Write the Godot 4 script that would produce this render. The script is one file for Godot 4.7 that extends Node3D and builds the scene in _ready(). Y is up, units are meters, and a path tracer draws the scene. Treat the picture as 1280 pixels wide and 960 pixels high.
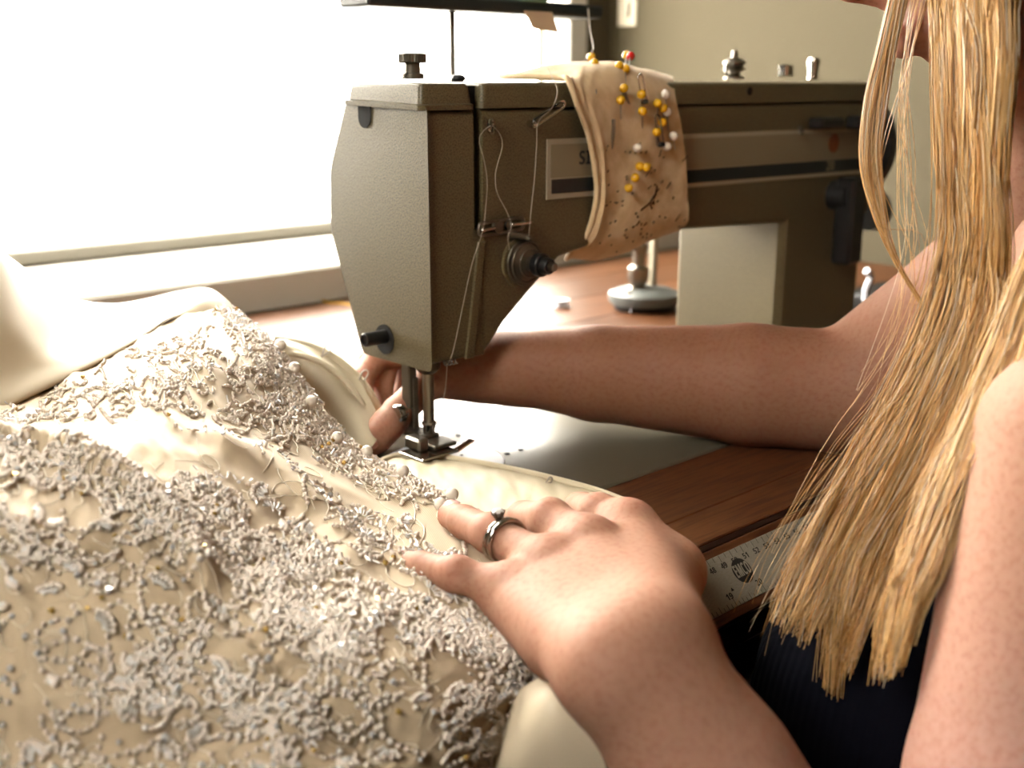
extends Node3D

const F := 0.017          # the front plane of the machine's head and arm
var rng := RandomNumberGenerator.new()
var M := {}
var gown_points := PackedVector3Array()
var gown_normals := PackedVector3Array()
const GN := 220


func _ready():
	rng.seed = 7
	# camera
	var cam := Camera3D.new()
	cam.name = "camera"
	add_child(cam)
	var at := V(-0.465,0.25,0.5851)
	cam.look_at_from_position(at, at + V(0.6574,-0.26,-0.7073), Vector3.UP)
	var ca := CameraAttributesPhysical.new()
	ca.frustum_focal_length = 35.0
	ca.frustum_focus_distance = 0.62
	ca.exposure_aperture = 6.5
	cam.attributes = ca
	cam.fov = 37.85
	cam.near = 0.02
	cam.far = 60.0
	cam.current = true
	# sky: a bright overcast day outside the windows
	var env := Environment.new()
	env.background_mode = Environment.BG_SKY
	var sm := ProceduralSkyMaterial.new()
	sm.sky_top_color = Color(1.0, 0.975, 0.93)
	sm.sky_horizon_color = Color(1.0, 0.965, 0.90)
	sm.ground_horizon_color = Color(1.0, 0.965, 0.90)
	sm.ground_bottom_color = Color(0.85, 0.83, 0.78)
	sm.sun_angle_max = 0.0
	sm.sky_energy_multiplier = 8.2
	sm.ground_energy_multiplier = 7.0
	env.sky = Sky.new()
	env.sky.sky_material = sm
	env.tonemap_mode = Environment.TONE_MAPPER_LINEAR
	env.tonemap_exposure = 0.28
	env.sdfgi_enabled = true
	env.ssao_enabled = true
	env.ssil_enabled = true
	var we := WorldEnvironment.new()
	we.name = "sky"
	we.environment = env
	add_child(we)
	# daylight entering by the window behind the machine and by the one to the left of the camera
	daylight("window_daylight", V(0.27, 0.57, -0.775), V(0, 0, 1), Vector2(1.24, 0.98), 0.45)
	daylight("side_window_daylight", V(-0.99, 0.84, 0.35), V(1, 0, 0), Vector2(0.40, 0.48), 0.04)

	materials()
	room()
	table()
	machine()
	pin_cushion()
	background_things()
	gown()
	person()
	rings()
	threads()


func daylight(called: String, at: Vector3, to: Vector3, size: Vector2, e: float):
	var l := AreaLight3D.new()
	l.name = called
	l.area_size = size
	l.light_color = Color(1.0, 0.97, 0.92)
	l.light_energy = e
	l.shadow_enabled = true
	add_child(l)
	l.look_at_from_position(at, at + to, Vector3.UP)


func materials():
	var ham := plain(Color.WHITE, 0.42)
	ham.albedo_texture = noise_tex(FastNoiseLite.TYPE_SIMPLEX_SMOOTH, 0.075, 2, 3, [[0.0, 0.3, 0.45, 0.75], [rgb(48, 40, 26), rgb(70, 62, 43), rgb(94, 84, 60), rgb(105, 95, 68)]])
	ham.normal_enabled = true
	ham.normal_texture = noise_tex(FastNoiseLite.TYPE_SIMPLEX_SMOOTH, 0.075, 2, 3, [], true, 512, 3.0)
	ham.normal_scale = 0.5
	M.paint = tri(ham, Vector3.ONE * 19.0)
	var bed := plain(rgb(94, 89, 76), 0.21)
	bed.metallic_specular = 0.36
	bed.normal_enabled = true
	bed.normal_texture = noise_tex(FastNoiseLite.TYPE_SIMPLEX_SMOOTH, 0.05, 3, 5, [], true, 512, 1.5)
	bed.normal_scale = 0.06
	M.bed = tri(bed, Vector3.ONE * 14.0)
	M.chrome = plain(rgb(205, 203, 198), 0.16, 1.0)
	M.steel = plain(rgb(150, 144, 134), 0.32, 1.0)
	M.dark_steel = plain(rgb(104, 97, 85), 0.4, 0.7)
	M.black = plain(rgb(24, 24, 25), 0.4)
	M.hole = plain(rgb(9, 9, 9), 0.9)
	M.cream = plain(rgb(169, 158, 136), 0.5)
	M.beige = plain(rgb(136, 126, 103), 0.5)
	M.stripe = plain(rgb(28, 33, 34), 0.4)
	M.orange = plain(rgb(129, 72, 29), 0.5)
	M.white_metal = plain(rgb(226, 228, 236), 0.28)
	M.grey = plain(rgb(99, 102, 99), 0.35)
	for k in 4:
		var w := plain(Color.WHITE, 0.34)
		var d = 1.0 - 0.07 * [0, 1, -0.6, 0.5][k]
		w.albedo_texture = noise_tex(FastNoiseLite.TYPE_SIMPLEX_SMOOTH, 0.016, 5, 20 + k, [[0.0, 0.3, 0.5, 0.62, 0.9], [rgb(54, 31, 16) * d, rgb(80, 48, 27) * d, rgb(96, 61, 35) * d, rgb(105, 67, 41) * d, rgb(87, 53, 29) * d]], false, 1024)
		w.normal_enabled = true
		w.normal_texture = noise_tex(FastNoiseLite.TYPE_SIMPLEX_SMOOTH, 0.02, 3, 20 + k, [], true, 512, 1.0)
		w.normal_scale = 0.06
		w.clearcoat_enabled = true
		w.metallic_specular = 0.4
		w.clearcoat = 0.15
		w.clearcoat_roughness = 0.25
		M["wood%d" % k] = tri(w, Vector3(0.8, 13.0, 13.0))
	M.dark_wood = plain(rgb(44, 25, 15), 0.45)
	var rul := plain(rgb(172, 166, 149), 0.42, 0.05)
	rul.albedo_texture = noise_tex(FastNoiseLite.TYPE_SIMPLEX_SMOOTH, 0.02, 4, 9, [[0.0, 1.0], [Color(0.86, 0.85, 0.83), Color.WHITE]])
	M.ruler = tri(rul, Vector3(30, 120, 120))
	M.wall = tri(plain(rgb(67, 59, 38), 0.85), Vector3.ONE * 2.0)
	M.wall.normal_enabled = true
	M.wall.normal_texture = noise_tex(FastNoiseLite.TYPE_SIMPLEX_SMOOTH, 0.09, 3, 12, [], true, 512, 2.0)
	M.wall.normal_scale = 0.15
	M.frame = plain(rgb(232, 228, 216), 0.45)
	M.sill = plain(rgb(226, 221, 206), 0.45)
	M.ceiling = plain(rgb(148, 139, 117), 0.9)
	M.floor = plain(rgb(78, 66, 48), 0.7)
	var g := plain(Color(1, 1, 1, 0.06), 0.02)
	g.transparency = BaseMaterial3D.TRANSPARENCY_ALPHA
	M.glass = g
	var cush := plain(Color.WHITE, 0.8)
	cush.albedo_texture = noise_tex(FastNoiseLite.TYPE_SIMPLEX_SMOOTH, 0.012, 4, 31, [[0.0, 0.5, 1.0], [rgb(195, 163, 121), rgb(211, 184, 141), rgb(221, 197, 158)]])
	cush.rim_enabled = true
	cush.rim = 0.3
	cush.normal_enabled = true
	cush.normal_texture = noise_tex(FastNoiseLite.TYPE_SIMPLEX_SMOOTH, 0.02, 3, 32, [], true, 512, 3.0)
	cush.normal_scale = 0.35
	M.cushion = tri(cush, Vector3.ONE * 9.0)
	M.yellow = plain(rgb(224, 171, 28), 0.25)
	M.red = plain(rgb(196, 26, 20), 0.25)
	M.pearl_head = plain(rgb(226, 214, 196), 0.25)
	M.thread = plain(rgb(182, 170, 153), 0.6)
	# gown
	M.satin = plain(rgb(238, 220, 190), 0.42)
	M.satin.rim_enabled = true
	M.satin.rim = 0.4
	M.satin.rim_tint = 0.5
	var tulle := plain(Color.WHITE, 0.7)
	var im := Image.create(64, 64, false, Image.FORMAT_RGB8)
	for y in 64:
		for x in 64:
			var s := 0.5 + 0.5 * sin(TAU * x / 16.0)
			var t := 0.5 + 0.5 * sin(TAU * y / 8.0)
			var k := 1.0 - 0.13 * pow(s, 2.0) - 0.05 * t * s
			im.set_pixel(x, y, Color(0.87 * k, 0.78 * k, 0.645 * k))
	tulle.albedo_texture = ImageTexture.create_from_image(im)
	tulle.uv1_scale = Vector3(90, 80, 1)
	tulle.rim_enabled = true
	tulle.rim = 0.3
	M.tulle = tulle
	M.lining = plain(rgb(226, 212, 180), 0.5)
	M.bead = plain(rgb(255, 244, 232), 0.14)
	M.bead.vertex_color_use_as_albedo = true
	M.pearl = plain(rgb(254, 242, 226), 0.14)
	M.crystal = plain(rgb(248, 245, 243), 0.04, 0.2)
	M.gold = plain(rgb(255, 216, 130), 0.15, 0.6)
	M.clear_bead = plain(rgb(255, 250, 244), 0.08)
	for m in [M.bead, M.pearl, M.clear_bead]:
		m.roughness = 0.13
	M.lace = plain(rgb(248, 236, 214), 0.6)
	# person
	var skin := plain(Color.WHITE, 0.6)
	skin.metallic_specular = 0.32
	skin.vertex_color_use_as_albedo = true
	skin.albedo_texture = noise_tex(FastNoiseLite.TYPE_SIMPLEX_SMOOTH, 0.03, 4, 41, [[0.0, 0.45, 1.0], [Color(0.9, 0.82, 0.8), Color(0.97, 0.95, 0.94), Color.WHITE]])
	skin.normal_enabled = true
	skin.normal_texture = noise_tex(FastNoiseLite.TYPE_CELLULAR, 0.06, 2, 42, [], true, 512, 2.0)
	skin.normal_scale = 0.22
	skin.subsurf_scatter_enabled = true
	skin.subsurf_scatter_strength = 0.12
	M.skin = tri(skin, Vector3.ONE * 16.0)
	M.nail = plain(Color(0.92, 0.73, 0.69), 0.18)
	M.lip = plain(rgb(178, 92, 88), 0.4)
	M.eye = plain(rgb(235, 230, 225), 0.2)
	M.hair = plain(Color.WHITE, 0.38)
	M.hair.vertex_color_use_as_albedo = true
	M.hair.specular_mode = BaseMaterial3D.SPECULAR_SCHLICK_GGX
	var top := plain(rgb(11, 12, 20), 0.9)
	top.metallic_specular = 0.15
	top.normal_enabled = true
	var ti := Image.create(64, 8, false, Image.FORMAT_RGB8)
	for y in 8:
		for x in 64:
			ti.set_pixel(x, y, Color(0.5 + 0.4 * cos(TAU * x / 64.0), 0.5, 0.85))
	top.normal_texture = ImageTexture.create_from_image(ti)
	top.normal_scale = 0.22
	M.top = tri(top, Vector3.ONE * 220.0)
	M.trousers = plain(rgb(30, 30, 34), 0.9)


func room():
	var x0 := -0.95
	var x1 := 1.007
	var z0 := -0.756
	var z1 := 1.9
	var y0 := -0.76
	var y1 := 1.75
	struct("floor", span(V(x0 - 0.15, y0 - 0.1, z0 - 0.15), V(x1 + 0.15, y0, z1 + 0.15)), M.floor)
	struct("ceiling", span(V(x0 - 0.15, y1, z0 - 0.15), V(x1 + 0.15, y1 + 0.1, z1 + 0.15)), M.ceiling)
	struct("wall_right", span(V(x1, y0, z0 - 0.1), V(x1 + 0.12, y1, z1)), M.wall)
	struct("wall_front", span(V(x0, y0, z1), V(x1 + 0.12, y1, z1 + 0.12)), M.wall)
	# the wall with the window, round its opening
	var b := MB.new()
	b.box(V((x0 + x1) / 2, (y0 + 0.0413) / 2, z0 - 0.06), V(x1 - x0, 0.0413 - y0, 0.12))
	b.box(V((x0 + x1) / 2, (1.09 + y1) / 2, z0 - 0.06), V(x1 - x0, y1 - 1.09, 0.12))
	b.box(V((0.954 + x1) / 2, 0.57, z0 - 0.06), V(x1 - 0.954, 1.06, 0.12))
	b.box(V((x0 - 0.38) / 2, 0.57, z0 - 0.06), V(-0.38 - x0, 1.06, 0.12))
	struct("wall_back", b, M.wall)
	var w := MB.new()
	w.box(V(0.287, 0.051, z0 - 0.03), V(1.334, 0.0195, 0.06), 0.003)
	w.box(V(0.287, 1.08, z0 - 0.03), V(1.334, 0.04, 0.06), 0.003)
	w.box(V(0.932, 0.57, z0 - 0.03), V(0.044, 1.04, 0.06), 0.003)
	w.box(V(-0.36, 0.57, z0 - 0.03), V(0.04, 1.04, 0.06), 0.003)
	var wf := struct("window_1", w, M.frame)
	part("window_pane", span(V(-0.345, 0.055, z0 - 0.034), V(0.915, 1.065, z0 - 0.03)), M.glass, wf)
	struct("trim_1", span(V(x0, y0, z0), V(x1, 0.0413, -0.5240), 0.004), M.sill)
	# the wall to the left of the camera, with its window
	var l := MB.new()
	l.box(V(x0 - 0.06, (y0 + 0.58) / 2, 0.57), V(0.12, 0.58 - y0, z1 - z0))
	l.box(V(x0 - 0.06, (1.10 + y1) / 2, 0.57), V(0.12, y1 - 1.10, z1 - z0))
	l.box(V(x0 - 0.06, 0.84, (z0 + 0.13) / 2), V(0.12, 0.52, 0.13 - z0))
	l.box(V(x0 - 0.06, 0.84, (0.57 + z1) / 2), V(0.12, 0.52, z1 - 0.57))
	struct("wall_left", l, M.wall)
	var f2 := MB.new()
	for s in [0.59, 1.09]: f2.box(V(x0 - 0.03, s, 0.35), V(0.06, 0.02, 0.44), 0.003)
	for s in [0.14, 0.56]: f2.box(V(x0 - 0.03, 0.84, s), V(0.06, 0.48, 0.02), 0.003)
	var w2 := struct("window_2", f2, M.frame)
	part("window_pane", span(V(x0 - 0.034, 0.60, 0.15), V(x0 - 0.03, 1.08, 0.55)), M.glass, w2)
	# a pale switch plate high on the far wall
	var sw := thing("switch_plate", "pale wall plate on the beige far wall above the machine", "switch", V(1.007,0.3401,-0.7187))
	part("plate", span(V(1.004,0.3406,-0.7356) , V(1.004,0.3906,-0.6969) + V(0.003, 0, 0)), plain(rgb(214, 204, 180), 0.5), sw)
	part("switch", bx(V(1.001,0.3663,-0.7143), V(0.006, 0.022, 0.012), 0.001), plain(rgb(200, 192, 172), 0.4), sw)


func table():
	var t := thing("work_table", "brown wooden table under the sewing machine, with a sloping front edge", "table", V(0.2, -0.76, -0.15))
	# boards, cut round the bed of the machine
	var cuts := [[-0.72, 1.0, 0.1985, 0.2305, 0], [-0.72, 1.0, 0.1335, 0.198, 1], [-0.72, -0.112, -0.047, 0.133, 2], [0.56, 1.0, -0.047, 0.133, 3]]
	for k in 5: cuts.append([-0.72, 1.0, -0.5235 + k * 0.0953, -0.5235 + (k + 1) * 0.0953 - 0.0006, k % 4])
	for c in cuts:
		part("board", span(V(c[0], -0.028, c[2]), V(c[1], 0, c[3]), 0.0008), M["wood%d" % c[4]], t)
	# the bevelled front rail runs down and forward at 45 degrees
	var r := sqrt(0.5)
	var bev := Basis(Vector3.RIGHT, V(0, r, r), V(0, -r, r))
	for s in [[0.0006, 0.0046, "dark_wood", "edge_strip", 0.0006], [0.0046, 0.0446, "wood2", "bevelled_rail", 0.0]]:
		var m = (s[0] + s[1]) / 2.0
		var b := MB.new()
		b.box(V(0.14, 0, 0.2305) + bev.z * m - bev.y * (0.009 + s[4]), V(1.72, 0.018, s[1] - s[0]), 0.0008, bev)
		part(s[3], b, M[s[2]], t)
	part("lower_rail", span(V(-0.72, -0.056, 0.236), V(1.0, -0.0335, 0.258), 0.004), M.dark_wood, t)
	part("apron", span(V(-0.7, -0.12, 0.19), V(0.98, -0.0285, 0.212)), M.dark_wood, t)
	for q in [V(-0.66, 0, -0.47), V(0.94, 0, -0.47), V(-0.66, 0, 0.15), V(0.94, 0, 0.15)]:
		part("leg", span(V(q.x - 0.025, -0.76, q.z - 0.025), V(q.x + 0.025, -0.0285, q.z + 0.025), 0.003), M.dark_wood, t)
	# the metal rule let into the bevel
	var ru := thing("ruler", "grey metal ruler with black numbers along the sloping front edge of the wooden table", "ruler", V(0.05, -0.027, 0.2525))
	var on := func(x: float, d: float, lift := 0.0) -> Vector3: return V(x, 0, 0.2305) + bev.z * d + bev.y * lift
	var rb := MB.new()
	rb.box(on.call(0.03, 0.0242, 0.0003), V(1.0, 0.0010, 0.0296), 0.0003, bev)
	part("strip", rb, M.ruler, ru)
	var ink := plain(rgb(30, 28, 26), 0.6)
	var tk := MB.new()
	for k in range(-60, 110):
		var x := -0.0053 + (k * 0.5) * 0.01025
		if absf(x) > 0.45: continue
		var l := 0.0042 if k % 2 == 0 else 0.0030
		tk.box(on.call(x, 0.0096 + l / 2, 0.0009), V(0.00022, 0.0001, l), 0.0, bev)
	for k in range(-80, 120):
		var x := -0.0203 + k * 0.0272 / 8.0
		if absf(x) > 0.45: continue
		var l: float = [0.0050, 0.0022, 0.0030, 0.0022, 0.0038, 0.0022, 0.0030, 0.0022][posmod(k, 8)]
		tk.box(on.call(x, 0.0388 - l / 2, 0.0009), V(0.00022, 0.0001, l), 0.0, bev)
	part("tick_marks", tk, ink, ru)
	var face := Basis(Vector3.RIGHT, -bev.z, bev.y)
	for n in range(44, 62):
		letters("number", str(n), on.call(-0.0053 + (n - 47) * 0.01025, 0.0160, 0.00085), face, 0.0034, ink, ru)
	for n in range(17, 23):
		letters("number", str(n), on.call(-0.0215 + (n - 18) * 0.0272, 0.0325, 0.00085), face, 0.0036, ink, ru)
	var logo := MB.new()
	logo.lathe(on.call(0.0262, 0.0228, 0.0008), bev.y, [Vector2(0.0076, 0), Vector2(0.0076, 0.0002)], 32)
	part("round_emblem", logo, ink, ru)
	var lt := letters("emblem_lettering", "EMCO", on.call(0.0262, 0.0222, 0.0011), face, 0.0074, M.ruler, ru)
	lt.scale = V(0.46, 1.0, 1.0)
	var tri_mark := MB.new()
	tri_mark.prism([Vector2(-0.0012, 0), Vector2(0.0012, 0), Vector2(0, 0.002)], 0.0002, on.call(0.0105, 0.0305, 0.0008), face)
	part("triangle_mark", tri_mark, ink, ru)


# lettering whose capitals are h tall, centred on at, lying in the plane of bs
func letters(called: String, text: String, at: Vector3, bs: Basis, h: float, m: Material, parent: Node3D) -> MeshInstance3D:
	var t := TextMesh.new()
	var f := SystemFont.new()
	f.font_names = PackedStringArray(["Droid Sans"])
	f.font_weight = 700
	t.font = f
	t.font_size = 32
	t.text = text
	t.pixel_size = h / 23.0
	t.depth = 0.0002
	t.curve_step = 1.0
	var o := part(called, t, m, parent)
	o.transform = Transform3D(bs, at - parent.position)
	return o


# a ring of (y, z) corners as points at x, counter-clockwise seen from +x, corners rounded
func section(x: float, q: Array, r: float, inset := 0.0) -> PackedVector3Array:
	var pv := PackedVector2Array(q)
	var n := pv.size()
	var out := PackedVector3Array()
	for i in n:
		var a := pv[i]
		var d0 := (pv[(i - 1 + n) % n] - a)
		var d1 := (pv[(i + 1) % n] - a)
		var rr := minf(r, minf(d0.length(), d1.length()) * 0.45)
		d0 = d0.normalized()
		d1 = d1.normalized()
		var mid := (d0 + d1).normalized()
		for k in 5:
			var t := k / 4.0
			var p0 := a + d0 * rr
			var p1 := a + d1 * rr
			var s := p0.lerp(a, t).lerp(a.lerp(p1, t), t) + mid * inset
			out.append(V(x, s.x, s.y))
	return out

# ---------------------------------------------------------------- helpers
func V(x, y, z) -> Vector3:
	return Vector3(x, y, z)


# Collects outward, counter-clockwise triangles and turns them into one mesh whose soft edges are smoothed.
class MB:
	var p := PackedVector3Array()

	func tri(a: Vector3, b: Vector3, c: Vector3):
		p.append(a); p.append(b); p.append(c)

	func quad(a: Vector3, b: Vector3, c: Vector3, d: Vector3):
		tri(a, b, c); tri(a, c, d)

	func poly(q: Array, out: Vector3):
		var n := Vector3.ZERO
		for i in range(1, q.size() - 1):
			n += (q[i] - q[0]).cross(q[i + 1] - q[0])
		for i in range(1, q.size() - 1):
			if n.dot(out) > 0: tri(q[0], q[i], q[i + 1])
			else: tri(q[0], q[i + 1], q[i])

	func box(c: Vector3, s: Vector3, bev := 0.0, bs := Basis()):
		var h := s * 0.5
		bev = minf(bev, minf(h.x, minf(h.y, h.z)) * 0.9)
		var at := func(a: int, sg: Vector3) -> Vector3:
			var q := Vector3((h.x - bev) * sg.x, (h.y - bev) * sg.y, (h.z - bev) * sg.z)
			q[a] = h[a] * sg[a]
			return c + bs * q
		for a in 3:
			var b := (a + 1) % 3
			var d := (a + 2) % 3
			for s1 in [-1.0, 1.0]:
				var q := []
				for k in [[-1.0, -1.0], [1.0, -1.0], [1.0, 1.0], [-1.0, 1.0]]:
					var sg := Vector3.ZERO
					sg[a] = s1; sg[b] = k[0]; sg[d] = k[1]
					q.append(at.call(a, sg))
				var o := Vector3.ZERO
				o[a] = s1
				poly(q, bs * o)
				if bev > 0.0:
					for s2 in [-1.0, 1.0]:
						var e := []
						for k in [-1.0, 1.0]:
							var sg := Vector3.ZERO
							sg[a] = s1; sg[b] = s2; sg[d] = k
							e.append(at.call(a, sg)); e.append(at.call(b, sg))
						var oo := Vector3.ZERO
						oo[a] = s1; oo[b] = s2
						poly([e[0], e[1], e[3], e[2]], bs * oo)
		if bev > 0.0:
			for sx in [-1.0, 1.0]:
				for sy in [-1.0, 1.0]:
					for sz in [-1.0, 1.0]:
						var sg := Vector3(sx, sy, sz)
						poly([at.call(0, sg), at.call(1, sg), at.call(2, sg)], bs * sg)

	# rings of equal size, each counter-clockwise seen from the far end
	func loft(rings: Array, caps := true):
		var n: int = rings[0].size()
		for k in rings.size() - 1:
			for i in n:
				var j := (i + 1) % n
				quad(rings[k][i], rings[k][j], rings[k + 1][j], rings[k + 1][i])
		if caps:
			for e in [0, rings.size() - 1]:
				var c := Vector3.ZERO
				for q in rings[e]: c += q
				c /= n
				for i in n:
					var j := (i + 1) % n
					if e == 0: tri(c, rings[e][j], rings[e][i])
					else: tri(c, rings[e][i], rings[e][j])

	# profile of (radius, height) along the axis a -> up
	func lathe(at: Vector3, up: Vector3, prof: Array, seg := 24):
		up = up.normalized()
		var x := (Vector3.RIGHT if absf(up.x) < 0.8 else Vector3.UP).cross(up).normalized()
		var z := up.cross(x)
		var rings := []
		for q in prof:
			var r := PackedVector3Array()
			for i in seg:
				var a := TAU * i / seg
				r.append(at + up * q.y + (x * cos(a) + z * sin(a)) * maxf(q.x, 1e-5))
			rings.append(r)
		loft(rings)

	func cyl(a: Vector3, b: Vector3, r: float, seg := 20, bev := 0.0003, r2 := -1.0):
		var h := a.distance_to(b)
		if r2 < 0: r2 = r
		lathe(a, b - a, [Vector2(r - bev, 0), Vector2(r, bev), Vector2(r2, h - bev), Vector2(r2 - bev, h)], seg)

	func ball(c: Vector3, r: float, seg := 14, sq := Vector3.ONE):
		var rings := []
		var m := seg / 2
		for k in m + 1:
			var t := -PI / 2 + PI * k / m
			var ring := PackedVector3Array()
			for i in seg:
				var a := -TAU * i / seg
				ring.append(c + Vector3(cos(a) * maxf(cos(t), 1e-3), sin(t), sin(a) * maxf(cos(t), 1e-3)) * r * sq)
			rings.append(ring)
		loft(rings)

	func tube(pts: Array, rad, sides := 8, closed := false, sq := 1.0):
		var n := pts.size()
		var rings := []
		var t0: Vector3 = (pts[1] - pts[0]).normalized()
		var x := (Vector3.UP if absf(t0.y) < 0.8 else Vector3.RIGHT).cross(t0).normalized()
		for k in n:
			var tg: Vector3 = (pts[(k + 1) % n] - pts[(k - 1 + n) % n]) if closed else (pts[mini(k + 1, n - 1)] - pts[maxi(k - 1, 0)])
			tg = tg.normalized()
			x = (x - tg * x.dot(tg)).normalized()
			var y := tg.cross(x)
			var r: float = rad[k] if rad is Array else rad
			var ring := PackedVector3Array()
			for i in sides:
				var a := TAU * i / sides
				ring.append(pts[k] + (x * cos(a) * sq + y * sin(a)) * r)
			rings.append(ring)
		if closed: rings.append(rings[0])
		loft(rings, not closed)

	# a polygon in the plane of bs.x and bs.y, pushed along bs.z by d
	func prism(pg: Array, d: float, at: Vector3, bs := Basis(), bev := 0.0):
		var pv := PackedVector2Array(pg)
		if Geometry2D.is_polygon_clockwise(pv): pv.reverse()
		var n := pv.size()
		var ins := PackedVector2Array()
		for i in n:
			var e0 := (pv[i] - pv[(i - 1 + n) % n]).normalized()
			var e1 := (pv[(i + 1) % n] - pv[i]).normalized()
			var m := (Vector2(-e0.y, e0.x) + Vector2(-e1.y, e1.x))
			m = m / maxf(0.3, m.length_squared() * 0.5)
			ins.append(pv[i] + m * bev)
		var rings := []
		var lay := [[pv, 0.0], [pv, d]] if bev == 0.0 else [[ins, 0.0], [pv, bev], [pv, d - bev], [ins, d]]
		for l in lay:
			var r := PackedVector3Array()
			for q in l[0]: r.append(at + bs * Vector3(q.x, q.y, l[1]))
			rings.append(r)
		loft(rings, false)
		var ids := Geometry2D.triangulate_polygon(lay[0][0])
		for i in range(0, ids.size(), 3):
			for e in [0, rings.size() - 1]:
				poly([rings[e][ids[i]], rings[e][ids[i + 1]], rings[e][ids[i + 2]]], bs.z * (-1.0 if e == 0 else 1.0))

	func ring(c: Vector3, axis: Vector3, R: float, r: float, seg := 32, sides := 8, sq := 1.0):
		axis = axis.normalized()
		var x := (Vector3.UP if absf(axis.y) < 0.8 else Vector3.RIGHT).cross(axis).normalized()
		var y := axis.cross(x)
		var rings := []
		for k in seg + 1:
			var a := TAU * k / seg
			var o := x * cos(a) + y * sin(a)
			var rr := PackedVector3Array()
			for i in sides:
				var b := TAU * i / sides
				rr.append(c + o * (R + r * cos(b)) + axis * r * sq * sin(b))
			rings.append(rr)
		var f := MB.new()
		f.loft(rings, false)
		var flip := (f.p[1] - f.p[0]).cross(f.p[2] - f.p[0]).dot(f.p[0] - (c + (f.p[0] - c).slide(axis).normalized() * R)) < 0
		for i in range(0, f.p.size(), 3):
			if flip: tri(f.p[i], f.p[i + 2], f.p[i + 1])
			else: tri(f.p[i], f.p[i + 1], f.p[i + 2])

	func mesh(ang := 40.0) -> ArrayMesh:
		var nf := p.size() / 3
		var fn := PackedVector3Array()
		var fu := PackedVector3Array()
		var near := {}
		for f in nf:
			var n := (p[f * 3 + 1] - p[f * 3]).cross(p[f * 3 + 2] - p[f * 3])
			fn.append(n); fu.append(n.normalized())
			for k in 3:
				var key := Vector3i((p[f * 3 + k] * 50000.0).round())
				if near.has(key): near[key].append(f)
				else: near[key] = [f]
		var lim := cos(deg_to_rad(ang))
		var nn := PackedVector3Array(); nn.resize(nf * 3)
		var vv := PackedVector3Array(); vv.resize(nf * 3)
		for f in nf:
			for k in 3:
				var s := Vector3.ZERO
				for g in near[Vector3i((p[f * 3 + k] * 50000.0).round())]:
					if fu[g].dot(fu[f]) > lim: s += fn[g]
				var to: int = f * 3 + [0, 2, 1][k]
				vv[to] = p[f * 3 + k]
				nn[to] = s.normalized() if s.length_squared() > 0 else Vector3.UP
		var a := []
		a.resize(Mesh.ARRAY_MAX)
		a[Mesh.ARRAY_VERTEX] = vv
		a[Mesh.ARRAY_NORMAL] = nn
		var m := ArrayMesh.new()
		m.add_surface_from_arrays(Mesh.PRIMITIVE_TRIANGLES, a)
		return m


# Arrays of one smooth organic mesh.
class Org:
	var v := PackedVector3Array()
	var n := PackedVector3Array()
	var c := PackedColorArray()
	var uv := PackedVector2Array()
	var i := PackedInt32Array()

	func mesh() -> ArrayMesh:
		var a := []
		a.resize(Mesh.ARRAY_MAX)
		a[Mesh.ARRAY_VERTEX] = v
		a[Mesh.ARRAY_NORMAL] = n
		if c.size() == v.size(): a[Mesh.ARRAY_COLOR] = c
		if uv.size() == v.size(): a[Mesh.ARRAY_TEX_UV] = uv
		a[Mesh.ARRAY_INDEX] = i
		var m := ArrayMesh.new()
		m.add_surface_from_arrays(Mesh.PRIMITIVE_TRIANGLES, a)
		return m


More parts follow.
